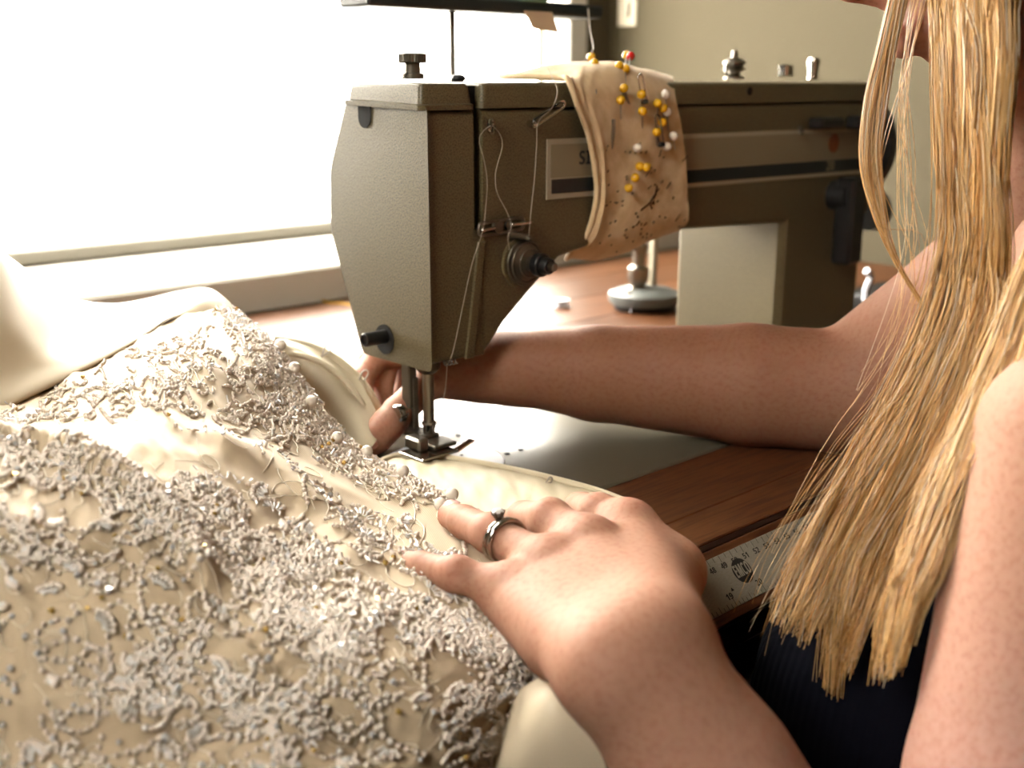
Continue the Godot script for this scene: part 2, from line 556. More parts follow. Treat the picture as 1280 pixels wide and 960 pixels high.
# Surface nets of a smooth union of tapered capsules [a, b, ra, rb, blend]; a negative blend carves.
func net(o: Org, bones: Array, cell: float, tint = null):
	var lo := Vector3.ONE * 1e9
	var hi := -lo
	for b in bones:
		if b[4] < 0: continue
		var r: float = maxf(b[2], b[3]) + b[4] + cell * 3
		for q in [b[0], b[1]]:
			lo = lo.min(q - Vector3.ONE * r); hi = hi.max(q + Vector3.ONE * r)
	var nx := int((hi.x - lo.x) / cell) + 2
	var ny := int((hi.y - lo.y) / cell) + 2
	var nz := int((hi.z - lo.z) / cell) + 2
	var dim := [nx, ny, nz]
	var st := [1, nx, nx * ny]
	var F := PackedFloat32Array()
	F.resize(nx * ny * nz)
	F.fill(1.0)
	for b in bones:
		var A: Vector3 = b[0]
		var B: Vector3 = b[1]
		var ra: float = b[2]
		var dr: float = b[3] - ra
		var k: float = absf(b[4])
		var carve: bool = b[4] < 0
		var m: float = maxf(ra, ra + dr) + k + cell * 2.0
		var ba := B - A
		var L2 := maxf(ba.length_squared(), 1e-12)
		var d := ba.abs().max_axis_index()
		var e := (d + 1) % 3
		var g := (d + 2) % 3
		var s0: int = clampi(int((minf(A[d], B[d]) - m - lo[d]) / cell), 0, dim[d] - 1)
		var s1: int = clampi(int((maxf(A[d], B[d]) + m - lo[d]) / cell) + 1, 0, dim[d] - 1)
		for s in range(s0, s1 + 1):
			var w: float = lo[d] + s * cell
			var ta := 0.0
			var tb := 1.0
			if absf(ba[d]) > 1e-6:
				ta = clampf((w - m * 1.3 - A[d]) / ba[d], 0, 1)
				tb = clampf((w + m * 1.3 - A[d]) / ba[d], 0, 1)
			var pa := A + ba * ta
			var pb := A + ba * tb
			var e0 := clampi(int((minf(pa[e], pb[e]) - m - lo[e]) / cell), 0, dim[e] - 1)
			var e1 := clampi(int((maxf(pa[e], pb[e]) + m - lo[e]) / cell) + 1, 0, dim[e] - 1)
			var g0 := clampi(int((minf(pa[g], pb[g]) - m - lo[g]) / cell), 0, dim[g] - 1)
			var g1 := clampi(int((maxf(pa[g], pb[g]) + m - lo[g]) / cell) + 1, 0, dim[g] - 1)
			var q := Vector3.ZERO
			q[d] = w
			for y in range(e0, e1 + 1):
				q[e] = lo[e] + y * cell
				q[g] = lo[g] + g0 * cell
				var at: int = s * st[d] + y * st[e] + g0 * st[g]
				var sg: int = st[g]
				for x in range(g0, g1 + 1):
					var pq := q - A
					var t := clampf(pq.dot(ba) / L2, 0.0, 1.0)
					var dist := (pq - ba * t).length() - ra - dr * t
					var was := F[at]
					if carve:
						# smooth maximum of what is there and the outside of this bone
						var o2 := -dist
						var h2 := maxf(k - absf(was - o2), 0.0) / maxf(k, 1e-6)
						F[at] = maxf(was, o2) + h2 * h2 * k * 0.25
					else:
						var h := maxf(k - absf(was - dist), 0.0) / maxf(k, 1e-6)
						F[at] = minf(was, dist) - h * h * k * 0.25
					at += sg
					q[g] += cell
	var sy := nx
	var sz := nx * ny
	var id := PackedInt32Array()
	id.resize(nx * ny * nz)
	id.fill(-1)
	var far := cell * 1.8
	for z in nz - 1:
		for y in ny - 1:
			var r := z * sz + y * sy
			for x in nx - 1:
				var a := r + x
				var f0 := F[a]
				if f0 > far or f0 < -far: continue
				var f1 := F[a + 1]
				var f2 := F[a + sy]
				var f3 := F[a + sy + 1]
				var f4 := F[a + sz]
				var f5 := F[a + sz + 1]
				var f6 := F[a + sz + sy]
				var f7 := F[a + sz + sy + 1]
				var inside := int(f0 < 0) + int(f1 < 0) + int(f2 < 0) + int(f3 < 0) + int(f4 < 0) + int(f5 < 0) + int(f6 < 0) + int(f7 < 0)
				if inside == 0 or inside == 8: continue
				var s := Vector3.ZERO
				var cnt := 0
				if (f0 < 0) != (f1 < 0): s += Vector3(f0 / (f0 - f1), 0, 0); cnt += 1
				if (f2 < 0) != (f3 < 0): s += Vector3(f2 / (f2 - f3), 1, 0); cnt += 1
				if (f4 < 0) != (f5 < 0): s += Vector3(f4 / (f4 - f5), 0, 1); cnt += 1
				if (f6 < 0) != (f7 < 0): s += Vector3(f6 / (f6 - f7), 1, 1); cnt += 1
				if (f0 < 0) != (f2 < 0): s += Vector3(0, f0 / (f0 - f2), 0); cnt += 1
				if (f1 < 0) != (f3 < 0): s += Vector3(1, f1 / (f1 - f3), 0); cnt += 1
				if (f4 < 0) != (f6 < 0): s += Vector3(0, f4 / (f4 - f6), 1); cnt += 1
				if (f5 < 0) != (f7 < 0): s += Vector3(1, f5 / (f5 - f7), 1); cnt += 1
				if (f0 < 0) != (f4 < 0): s += Vector3(0, 0, f0 / (f0 - f4)); cnt += 1
				if (f1 < 0) != (f5 < 0): s += Vector3(1, 0, f1 / (f1 - f5)); cnt += 1
				if (f2 < 0) != (f6 < 0): s += Vector3(0, 1, f2 / (f2 - f6)); cnt += 1
				if (f3 < 0) != (f7 < 0): s += Vector3(1, 1, f3 / (f3 - f7)); cnt += 1
				s /= cnt
				id[a] = o.v.size()
				var pt := lo + (Vector3(x, y, z) + s) * cell
				o.v.append(pt)
				var gx := lerpf(lerpf(f1 - f0, f3 - f2, s.y), lerpf(f5 - f4, f7 - f6, s.y), s.z)
				var gy := lerpf(lerpf(f2 - f0, f3 - f1, s.x), lerpf(f6 - f4, f7 - f5, s.x), s.z)
				var gz := lerpf(lerpf(f4 - f0, f5 - f1, s.x), lerpf(f6 - f2, f7 - f3, s.x), s.y)
				o.n.append(Vector3(gx, gy, gz).normalized())
				if tint != null: o.c.append(tint.call(pt))
	for z in range(1, nz - 1):
		for y in range(1, ny - 1):
			for x in range(1, nx - 1):
				var a := z * sz + y * sy + x
				if id[a] < 0: continue
				var f0 := F[a] < 0
				for d in 3:
					var stp: int = st[d]
					if (F[a + stp] < 0) == f0: continue
					var u: int = st[(d + 1) % 3]
					var w: int = st[(d + 2) % 3]
					var q := [id[a], id[a - u], id[a - u - w], id[a - w]]
					if q.min() < 0: continue
					if f0:
						o.i.append_array([q[0], q[2], q[1], q[0], q[3], q[2]])
					else:
						o.i.append_array([q[0], q[1], q[2], q[0], q[2], q[3]])


# A smooth sheet through a grid of points (rows of equal length), with an underside and closed rims when thick > 0.
func spline(P: Array, t: float) -> Vector3:
	var n := P.size() - 1
	var x := clampf(t, 0.0, 1.0) * n
	var k := mini(int(x), n - 1)
	var a: Vector3 = P[maxi(k - 1, 0)]
	var d: Vector3 = P[mini(k + 2, n)]
	if k == 0: a = P[0]
	return P[k].cubic_interpolate(P[k + 1], a, d, x - k)


func surf(G: Array, u: float, v: float) -> Vector3:
	var n := G.size() - 1
	var y := clampf(v, 0.0, 1.0) * n
	var k := mini(int(y), n - 1)
	var r := []
	for j in 4:
		r.append(spline(G[clampi(k - 1 + j, 0, n)], u))
	return r[1].cubic_interpolate(r[2], r[0], r[3], y - k)


func sheet(fn: Callable, nu: int, nv: int, thick := 0.0, flip := false) -> ArrayMesh:
	var o := Org.new()
	var w := nu + 1
	for j in nv + 1:
		for k in w:
			o.v.append(fn.call(float(k) / nu, float(j) / nv))
			o.uv.append(Vector2(float(k) / nu, float(j) / nv))
	for j in nv + 1:
		for k in w:
			var du := o.v[j * w + mini(k + 1, nu)] - o.v[j * w + maxi(k - 1, 0)]
			var dv := o.v[mini(j + 1, nv) * w + k] - o.v[maxi(j - 1, 0) * w + k]
			var nn := dv.cross(du).normalized()
			o.n.append(-nn if flip else nn)
	var add := func(a: int, b: int, c: int, d: int):
		if flip: o.i.append_array([a, d, c, a, c, b])
		else: o.i.append_array([a, b, c, a, c, d])
	for j in nv:
		for k in nu:
			add.call(j * w + k, j * w + k + 1, (j + 1) * w + k + 1, (j + 1) * w + k)
	if thick > 0.0:
		var base := o.v.size()
		for k in base:
			o.v.append(o.v[k] - o.n[k] * thick)
			o.n.append(-o.n[k])
			o.uv.append(o.uv[k])
		for j in nv:
			for k in nu:
				add.call(base + j * w + k, base + (j + 1) * w + k, base + (j + 1) * w + k + 1, base + j * w + k + 1)
		var rim := []
		for k in nu: rim.append([k, k + 1])
		for j in nv: rim.append([j * w + nu, (j + 1) * w + nu])
		for k in nu: rim.append([nv * w + nu - k, nv * w + nu - k - 1])
		for j in nv: rim.append([(nv - j) * w, (nv - j - 1) * w])
		for e in rim:
			add.call(e[0], base + e[0], base + e[1], e[1])
	return o.mesh()


func curve(P: Array, n: int) -> Array:
	var r := []
	for k in n + 1: r.append(spline(P, float(k) / n))
	return r


func shift(P: Array, by: Vector3) -> Array:
	var r := []
	for q in P: r.append(q + by)
	return r


# ---------------------------------------------------------------- naming
func thing(called: String, label: String, category: String, at := Vector3.ZERO, group := "") -> Node3D:
	var o := Node3D.new()
	o.name = called
	add_child(o, true)
	o.position = at
	tag(o, label, category, group)
	return o


func tag(o: Node, label := "", category := "", group := "", kind := "") -> Node:
	if label: o.set_meta("label", label)
	if category: o.set_meta("category", category)
	if group: o.set_meta("group", group)
	if kind: o.set_meta("kind", kind)
	return o


# One mesh, given in world coordinates, as a node called so under its parent.
func part(called: String, m, material: Material, parent: Node3D = null, label := "") -> MeshInstance3D:
	var o := MeshInstance3D.new()
	o.name = called
	o.mesh = m.mesh() if m is MB else m
	o.material_override = material
	o.cast_shadow = GeometryInstance3D.SHADOW_CASTING_SETTING_ON
	if parent == null: add_child(o, true)
	else:
		parent.add_child(o, true)
		var at := Vector3.ZERO
		var q: Node = parent
		while q is Node3D and q != self:
			at += q.position
			q = q.get_parent()
		o.position = -at
	if label: o.set_meta("label", label)
	return o


func struct(called: String, m, material: Material) -> MeshInstance3D:
	var o := part(called, m, material)
	o.set_meta("kind", "structure")
	return o


func bx(c: Vector3, s: Vector3, bev := 0.0) -> MB:
	var b := MB.new()
	b.box(c, s, bev)
	return b


func span(a: Vector3, b: Vector3, bev := 0.0) -> MB:
	return bx((a + b) * 0.5, (b - a).abs(), bev)


# ---------------------------------------------------------------- materials
func rgb(r: int, g: int, b: int) -> Color:
	return Color(r / 255.0, g / 255.0, b / 255.0)


func plain(c: Color, rough := 0.6, metal := 0.0) -> StandardMaterial3D:
	var m := StandardMaterial3D.new()
	m.albedo_color = c
	m.roughness = rough
	m.metallic = metal
	return m


func noise_tex(kind: int, freq: float, oct: int, sd: int, ramp: Array = [], normal := false, size := 512, strength := 4.0) -> NoiseTexture2D:
	var f := FastNoiseLite.new()
	f.noise_type = kind
	f.frequency = freq
	f.fractal_octaves = oct
	f.seed = sd
	var t := NoiseTexture2D.new()
	t.width = size
	t.height = size
	t.seamless = true
	t.noise = f
	t.as_normal_map = normal
	t.bump_strength = strength
	if ramp:
		var g := Gradient.new()
		g.offsets = PackedFloat32Array(ramp[0])
		g.colors = PackedColorArray(ramp[1])
		t.color_ramp = g
	return t


func tri(m: StandardMaterial3D, scale: Vector3) -> StandardMaterial3D:
	m.uv1_triplanar = true
	m.uv1_scale = scale
	m.uv1_triplanar_sharpness = 4.0
	return m


func head_section(x: float, yb: float, inset := 0.0) -> PackedVector3Array:
	return section(x, [V2(0.2330, -0.0640), V2(0.2330, F), V2(yb, F), V2(yb, -0.0545), V2(maxf(0.150, yb + 0.02), -0.0865), V2(0.190, -0.0840)], 0.0055, inset)


func V2(a, b) -> Vector2:
	return Vector2(a, b)


func machine():
	var t := thing("sewing_machine", "grey-green metal sewing machine with a hammered finish standing on the wooden table", "sewing machine", V(0.21, 0, -0.03))
	# bed plate with its round throat plate
	var bd := MB.new()
	bd.box(V(0.224, -0.011, 0.043), V(0.67, 0.0235, 0.178), 0.0015)
	var bed := part("bed_plate", bd, M.bed, t)
	var tp := MB.new()
	tp.lathe(V(-0.0073, 0.0006, 0.0244), Vector3.UP, [V2(0.0405, 0), V2(0.0412, 0.0006), V2(0.0402, 0.0012)], 48)
	part("throat_plate", tp, M.white_metal, t, "round white throat plate")
	for q in [V(0.0068,0.0022,0.0408), V(0.0042,0.0022,0.0519), V(0.0077,0.0022,0.0255), V(0.0004,0.0022,0.0658)]:
		part("hole", disc(q, Vector3.UP, 0.0011, 0.0003), M.hole, t)
	for q in [V(0.038,0.0009,-0.0137), V(0.0356,0.0009,0.0415), V(0.0486,0.0009,0.0416)]:
		part("hole", disc(q, Vector3.UP, 0.0019, 0.0003), M.hole, t)
	# head, the front plane carrying on into the arm
	var hd := MB.new()
	hd.loft([head_section(-0.0132, 0.0675, -0.0055), head_section(-0.0122, 0.0672, -0.0028), head_section(-0.0098, 0.0671, -0.0009), head_section(-0.0060, 0.0670), head_section(0.0285, 0.0670)])
	hd.box(V(0.008, 0.236, -0.024), V(0.036, 0.014, 0.070))
	part("head_casting", hd, M.paint, t)
	var sl := MB.new()
	sl.box(V(0.0325, 0.111, -0.0195), V(0.0090, 0.0875, 0.0725), 0.0005)
	part("head_web", sl, M.paint, t)
	sl = MB.new()
	sl.box(V(0.0325, 0.198, -0.030), V(0.0088, 0.100, 0.08), 0.0)
	part("lever_slot", sl, M.hole, t)
	var ar := MB.new()
	ar.loft([head_section(0.0363, 0.0669), head_section(0.0420, 0.0720), head_section(0.0553, 0.0862), head_section(0.083, 0.1075), head_section(0.1105, 0.1273), head_section(0.150, 0.1335), head_section(0.24, 0.1355), head_section(0.394, 0.129), head_section(0.5300, 0.126), head_section(0.5320, 0.127, -0.002)])
	part("arm_casting", ar, M.paint, t)
	part("column", span(V(0.394, 0.0008, -0.1045), V(0.531, 0.142, F - 0.0002), 0.006), M.paint, t)
	# the raised strip down the front of the head
	var st := MB.new()
	st.prism([V2(0.0312, 0.146), V2(0.0375, 0.146), V2(0.0265, 0.0672), V2(0.0185, 0.0672)], 0.0022, V(0, 0, F - 0.0006), Basis(), 0.0006)
	part("thread_channel", st, M.paint, t)
	# covers on top
	for c in [["head_cover", -0.0148, 0.0287], ["arm_cover", 0.0366, 0.5335]]:
		var b := MB.new()
		var lay := [[0.2330, 0.0016], [0.2362, 0.0020], [0.2368, -0.0004], [0.2470, -0.0016], [0.2492, -0.0026], [0.2503, -0.0052]]
		if c[0] == "arm_cover": lay = [[0.2330, -0.0004], [0.2338, 0.0008], [0.2470, 0.0002], [0.2492, -0.0010], [0.2503, -0.0038]]
		var rings := []
		for l in lay:
			var e: float = l[1]
			var q := PackedVector3Array()
			for s in section(0.0, [V2(F + e, c[1] - e), V2(F + e, c[2] + minf(e, 0.0)), V2(-0.0645 - e, c[2] + minf(e, 0.0)), V2(-0.0645 - e, c[1] - e)], 0.004):
				var tilt := 0.03 * (F - s.y) if l[0] < 0.24 and c[0] == "head_cover" else 0.0
				q.append(V(s.z, l[0] + tilt, s.y))
			rings.append(q)
		b.loft(rings)
		part(c[0], b, M.paint, t)
	part("oil_hole", disc(V(0.3305,0.243,0.0178), V(0, 0, 1), 0.0034, 0.0006), M.hole, t)
	# end face: dark notch, peg and slot
	var nt := MB.new()
	var np := [V2(-0.007, 0.010)]
	for k in 9: np.append(V2(-0.007 * cos(PI * k / 8.0), -0.003 - 0.007 * sin(PI * k / 8.0)))
	np.append(V2(0.007, 0.010))
	nt.prism(np, 0.0012, V(-0.0128,0.2304,-0.0451), Basis(V(0, 0, 1), Vector3.UP, V(-1, 0, 0)))
	part("notch", nt, M.hole, t)
	part("peg_slot", disc(V(-0.0128,0.0779,-0.0303), V(-1, 0, 0), 0.0105, 0.0012), M.hole, t)
	var pg := MB.new()
	pg.lathe(V(-0.012,0.0802,-0.0294), V(-1, 0.02, 0.05), [V2(0.0048, 0), V2(0.0048, 0.0195), V2(0.0042, 0.0205), V2(0.0030, 0.0205), V2(0.0028, 0.019)], 20)
	part("feed_peg", pg, M.black, t)
	# presser bar, foot and its screw
	var pb := MB.new()
	pb.box(V(-0.0015, 0.052, -0.0195), V(0.0072, 0.046, 0.0092), 0.0008)
	pb.box(V(0.0005, 0.026, -0.0180), V(0.0050, 0.050, 0.0072), 0.0006)
	var pbar := part("presser_bar", pb, M.dark_steel, t)
	part("bar_guide", span(V(-0.0090, 0.064, -0.027), V(0.006, 0.074, -0.011), 0.001), M.paint, pbar)
	var sc := MB.new()
	sc.lathe(V(0.002, 0.0262, -0.0198), V(-1, 0, 0.05), [V2(0.0022, 0), V2(0.0022, 0.007), V2(0.0036, 0.0075), V2(0.0036, 0.0095), V2(0.0062, 0.0105), V2(0.0066, 0.0125), V2(0.0066, 0.0158), V2(0.0058, 0.0168)], 24)
	part("thumb_screw", sc, M.chrome, pbar)
	var ft := MB.new()
	ft.prism([V2(-0.0300, -0.004), V2(-0.0305, -0.0305), V2(0.0015, -0.0305), V2(0.0015, -0.004)], 0.0012, V(0, 0.0072, 0), Basis(Vector3.RIGHT, V(0, 0, -1), Vector3.UP), 0.0004)
	var foot := part("presser_foot", ft, M.chrome, t)
	var toe := MB.new()
	toe.box(V(0.0085, 0.0098, 0.0275), V(0.016, 0.0011, 0.0062), 0.0004, Basis(V(0, 0, 1), 0.30))
	toe.box(V(-0.0145, 0.0083, 0.0300), V(0.031, 0.0022, 0.0016), 0.0005)
	part("toe", toe, M.chrome, foot)
	var hz := MB.new()
	hz.box(V(-0.0178, 0.0128, 0.0085), V(0.0095, 0.0090, 0.0165), 0.0016)
	part("hinge_block", hz, M.steel, foot)
	var sk := MB.new()
	sk.box(V(-0.001, 0.0112, -0.0070), V(0.013, 0.006, 0.024), 0.001)
	sk.box(V(-0.002, 0.0100, 0.012), V(0.020, 0.0032, 0.018), 0.001)
	part("shank", sk, M.dark_steel, foot)
	# needle bar and needle
	var nb := MB.new()
	nb.cyl(V(0, 0.0208, 0), V(0, 0.0665, 0), 0.0040, 24)
	var bar := part("needle_bar", nb, M.steel, t)
	var bs := MB.new()
	bs.lathe(V(0, 0.0572, 0), Vector3.UP, [V2(0.0050, 0), V2(0.0066, 0.0016), V2(0.0085, 0.0034), V2(0.0092, 0.0120)], 24)
	part("bushing", bs, M.dark_steel, bar)
	var nc := MB.new()
	nc.lathe(V(0, 0.0118, 0), Vector3.UP, [V2(0.0030, 0), V2(0.0041, 0.001), V2(0.0044, 0.0085), V2(0.0050, 0.0092), V2(0.0050, 0.0106), V2(0.0042, 0.0110)], 24)
	part("needle_clamp", nc, M.chrome, bar)
	var nd := MB.new()
	nd.cyl(V(0.0006, 0.001, 0.0004), V(0.0006, 0.0125, 0.0004), 0.0004, 8, 0.0001, 0.0009)
	part("needle", nd, M.chrome, bar)
	var tg := MB.new()
	var hx := []
	for k in 40:
		hx.append(V(0.0037,0.0669,0.0155) + V(0.0003 * k - 0.004, 0.0016 * sin(k * 0.62), 0.0016 * cos(k * 0.62) + 0.002))
	tg.tube(hx, 0.0006, 6)
	part("thread_guide", tg, M.steel, t)
	# pressure knob on top
	var kb := MB.new()
	kb.lathe(V(0.0081,0.252,-0.02), Vector3.UP, [V2(0.0074, 0), V2(0.0076, 0.0012), V2(0.0074, 0.0038), V2(0.0054, 0.0042), V2(0.0052, 0.0108)], 32)
	part("knob_stem", kb, M.dark_steel, t)
	kb = MB.new()
	var kr := []
	for l in [[0.0102, 0.0086], [0.0108, 0.0094], [0.0160, 0.0094], [0.0166, 0.0086]]:
		var q := PackedVector3Array()
		for k in 56:
			var a := -TAU * k / 56.0
			var r: float = l[1] - (0.0005 if k % 2 else 0.0)
			q.append(V(0.0081,0.252,-0.02) + V(cos(a) * r, l[0], sin(a) * r))
		kr.append(q)
	kb.loft(kr)
	part("pressure_knob", kb, M.dark_steel, t)
	kb = MB.new()
	kb.ball(V(0.0559,0.2527,-0.03), 0.0055, 16, V(1, 0.55, 1))
	part("cover_screw", kb, M.black, t)
	# thread take-up eye and the slanted wire loop
	kb = MB.new()
	kb.ring(V(0.0406,0.222,0.021), V(0.5, 0.1, 1), 0.0042, 0.0014, 24, 8)
	kb.cyl(V(0.0465,0.2211,0.012), V(0.0405,0.2219,0.0195), 0.0016, 10)
	part("take_up_eye", kb, M.chrome, t)
	kb = MB.new()
	var lo := []
	var la := V(0.0782,0.2226,0.0215)
	var lb := V(0.0973,0.2368,0.033)
	var ld := (lb - la).normalized()
	var ls := ld.cross(V(0.3, 0.35, 1)).normalized()
	for k in 28:
		var a := TAU * k / 28.0
		lo.append((la + lb) * 0.5 + ld * cos(a) * la.distance_to(lb) * 0.5 + ls * clampf(sin(a) * 1.6, -1, 1) * 0.0022)
	kb.tube(lo, 0.0010, 8, true)
	kb.cyl(la + V(0.0005, 0, -0.006), la + V(0.001, 0, 0.001), 0.0026, 12)
	part("wire_guide", kb, M.chrome, t)
	# thread bracket
	var br := MB.new()
	var so := []
	var bc := V(0.051,0.1552,0.0195)
	for k in 32:
		var a := TAU * k / 32.0
		so.append(bc + V(clampf(cos(a) * 1.9, -1, 1) * 0.0178 + cos(a) * 0.003, sin(a) * 0.0044 + 0.05 * cos(a) * 0.02, 0))
	br.tube(so, 0.0012, 8, true)
	var brk := part("thread_bracket", br, M.steel, t)
	br = MB.new()
	br.lathe(bc + V(-0.0042, 0, -0.001), V(0, 0, 1), [V2(0.0042, 0), V2(0.0046, 0.001), V2(0.0042, 0.0030)], 20)
	br.lathe(bc + V(0.0072, 0, -0.001), V(0, 0, 1), [V2(0.0036, 0), V2(0.0036, 0.0018)], 20)
	part("screw", br, M.dark_steel, brk)
	br = MB.new()
	br.cyl(bc + V(0.0075, 0.0005, 0.002), bc + V(0.0258, 0.0012, 0.002), 0.0014, 10)
	br.cyl(bc + V(-0.0200, -0.0012, 0.002), bc + V(-0.008, 0, 0.002), 0.0013, 10)
	part("guide_rod", br, M.chrome, brk)
	# tension discs and dial
	var tc := V(0.0716,0.1285,0.0168)
	var td := MB.new()
	td.lathe(tc, V(0, 0, 1), [V2(0.0185, 0), V2(0.0185, 0.0016), V2(0.0172, 0.0026)], 40)
	part("tension_base", td, M.paint, t)
	td = MB.new()
	for l in [[0.0155, 0.0040, 0.0009], [0.0138, 0.0068, 0.0009], [0.0095, 0.0098, 0.0007]]:
		td.ring(tc + V(0, 0, l[1]), V(0, 0, 1), l[0], l[2], 40, 8)
	td.lathe(tc + V(0, 0, 0.0024), V(0, 0, 1), [V2(0.0150, 0), V2(0.0153, 0.0012), V2(0.0120, 0.0030), V2(0.0136, 0.0044), V2(0.0085, 0.0066), V2(0.0094, 0.0074), V2(0.0040, 0.0090)], 40)
	part("tension_disc", td, M.dark_steel, t)
	td = MB.new()
	var sp := []
	for k in 60: sp.append(tc + V(cos(k * 0.7) * 0.0052, sin(k * 0.7) * 0.0052, 0.0105 + k * 0.00012))
	td.tube(sp, 0.0006, 6)
	part("tension_spring", td, M.steel, t)
	td = MB.new()
	td.lathe(tc + V(0, 0, 0.0160), V(0, 0, 1), [V2(0.0062, 0), V2(0.0080, 0.001), V2(0.0082, 0.0060), V2(0.0074, 0.0070), V2(0.0058, 0.0072), V2(0.0058, 0.0125), V2(0.0050, 0.0135)], 28)
	part("tension_dial", td, M.black, t)
	td = MB.new()
	td.lathe(tc + V(0, 0, 0.0280), V(0, 0, 1), [V2(0.0030, 0), V2(0.0030, 0.0058), V2(0.0022, 0.0066)], 16)
	part("dial_tip", td, M.steel, t)
	td = MB.new()
	td.cyl(V(0.0589,0.1489,0.019), V(0.0705,0.1464,0.026), 0.0022, 12)
	td.ball(V(0.0691,0.1461,0.0275), 0.0022, 10)
	part("check_lever", td, M.dark_steel, t)
	# name plate and long stripe along the arm
	var pl := MB.new()
	pl.prism([V2(0.0955, 0.1700), V2(0.5290, 0.1662), V2(0.5290, 0.2088), V2(0.0955, 0.2118)], 0.0010, V(0, 0, F), Basis(), 0.0004)
	var plate := part("name_plate", pl, M.cream, t)
	pl = MB.new()
	pl.prism([V2(0.0990, 0.1848), V2(0.5290, 0.1812), V2(0.5290, 0.2058), V2(0.0990, 0.2080)], 0.0004, V(0, 0, F + 0.0009), Basis())
	part("beige_field", pl, M.beige, plate)
	pl = MB.new()
	pl.prism([V2(0.1000, 0.1738), V2(0.5290, 0.1695), V2(0.5290, 0.1808), V2(0.1000, 0.1838)], 0.0004, V(0, 0, F + 0.0009), Basis())
	part("dark_stripe", pl, M.stripe, plate)
	letters("lettering", "SI", V(0.1334,0.1976,0.0184), Basis(), 0.0098, M.stripe, plate).position += plate.position
	letters("lettering", "20", V(0.461,0.1762,0.0184), Basis(), 0.0085, M.beige, plate).position += plate.position
	part("orange_dot", disc(V(0.464,0.1962,0.0182), V(0, 0, 1), 0.0085, 0.0005), M.orange, t)
	# levers and dials at the far end
	part("lever", span(V(0.4212,0.2102,0.016), V(0.4589,0.2198,0.016) + V(0, 0, 0.016), 0.002), M.black, t)
	part("lever", span(V(0.4835,0.2085,0.016), V(0.5155,0.2202,0.016) + V(0, 0, 0.016), 0.002), M.black, t)
	var kn := MB.new()
	kn.cyl(V(0.4713,0.1484,0.016), V(0.4713,0.1484,0.016) + V(0, 0, 0.020), 0.0135, 28, 0.001)
	part("stitch_dial", kn, M.black, t)
	kn = MB.new()
	kn.box(V(0.4739,0.126,0.034), V(0.024, 0.080, 0.020), 0.003)
	part("reverse_lever", kn, M.black, t)
	var hw := MB.new()
	hw.lathe(V(0.5325, 0.190, -0.026), V(1, 0, 0), [V2(0.02, 0), V2(0.02, 0.008), V2(0.052, 0.010), V2(0.056, 0.014), V2(0.056, 0.026), V2(0.052, 0.030), V2(0.018, 0.034)], 48)
	part("hand_wheel", hw, M.black, t)
	hw = MB.new()
	hw.lathe(V(0.5581,0.1269,0.004), V(1, 0, 0.1), [V2(0.020, 0), V2(0.0205, 0.012), V2(0.014, 0.014)], 32)
	var cl := part("winder_wheel", hw, M.black, t)
	hw = MB.new()
	hw.lathe(V(0.5581,0.1269,0.004) + V(0.0125, 0, 0.001), V(1, 0, 0.1), [V2(0.017, 0), V2(0.017, 0.003), V2(0.012, 0.004)], 32)
	part("wheel_face", hw, M.steel, cl)
	# winder fittings on top of the arm
	var bt := MB.new()
	var b0 := V(0.3728,0.2527,-0.03)
	bt.lathe(b0, Vector3.UP, [V2(0.0090, 0), V2(0.0090, 0.002), V2(0.0055, 0.0032), V2(0.0055, 0.006), V2(0.0110, 0.0085), V2(0.0075, 0.0105), V2(0.0100, 0.0128), V2(0.0100, 0.0150), V2(0.0050, 0.0178), V2(0.0030, 0.0182), V2(0.0028, 0.0235), V2(0.002, 0.0242)], 24)
	part("winder_tension", bt, M.steel, t)
	bt = MB.new()
	bt.tube([b0 + V(0, 0.0045, 0.004), b0 + V(-0.012, 0.0040, 0.004), b0 + V(-0.016, 0.0045, 0.004), b0 + V(-0.017, 0.0075, 0.004), b0 + V(-0.0172, 0.0125, 0.004)], 0.0013, 8)
	part("winder_hook", bt, M.chrome, t)
	var w1 := V(0.4527,0.2529,-0.03)
	part("winder_block", bx(w1 + V(0, 0.0075, 0), V(0.012, 0.011, 0.010), 0.0015), M.chrome, t)
	var w2 := V(0.4981,0.2529,-0.03)
	bt = MB.new()
	bt.lathe(w2, Vector3.UP, [V2(0.005, 0), V2(0.005, 0.002), V2(0.0045, 0.006), V2(0.0062, 0.016), V2(0.005, 0.0195), V2(0.003, 0.02)], 16)
	part("winder_spindle", bt, M.chrome, t)
	bt = MB.new()
	bt.cyl(V(0.41,0.2126,0.0165), V(0.3984,0.2063,0.027), 0.0018, 10)
	part("hook", bt, M.dark_steel, t)
	# the motor under the table
	var mo := thing("clutch_motor", "black rounded motor hanging in the dark beneath the table's front edge", "motor", V(0.0603,-0.1058,0.2145))
	var mm := MB.new()
	var mc := V(0.0603,-0.1058,0.2145)
	mm.lathe(mc + V(0, -0.17, 0), Vector3.UP, [V2(0.016, 0), V2(0.024, 0.02), V2(0.026, 0.07), V2(0.026, 0.135), V2(0.022, 0.158)], 32)
	part("housing", mm, M.black, mo)
	part("bracket", bx(mc + V(0, 0.0, 0), V(0.03, 0.10, 0.02), 0.002), M.black, mo)


func disc(c: Vector3, n: Vector3, r: float, h: float) -> MB:
	var b := MB.new()
	b.lathe(c, n, [V2(r, 0), V2(r, h)], 24)
	return b


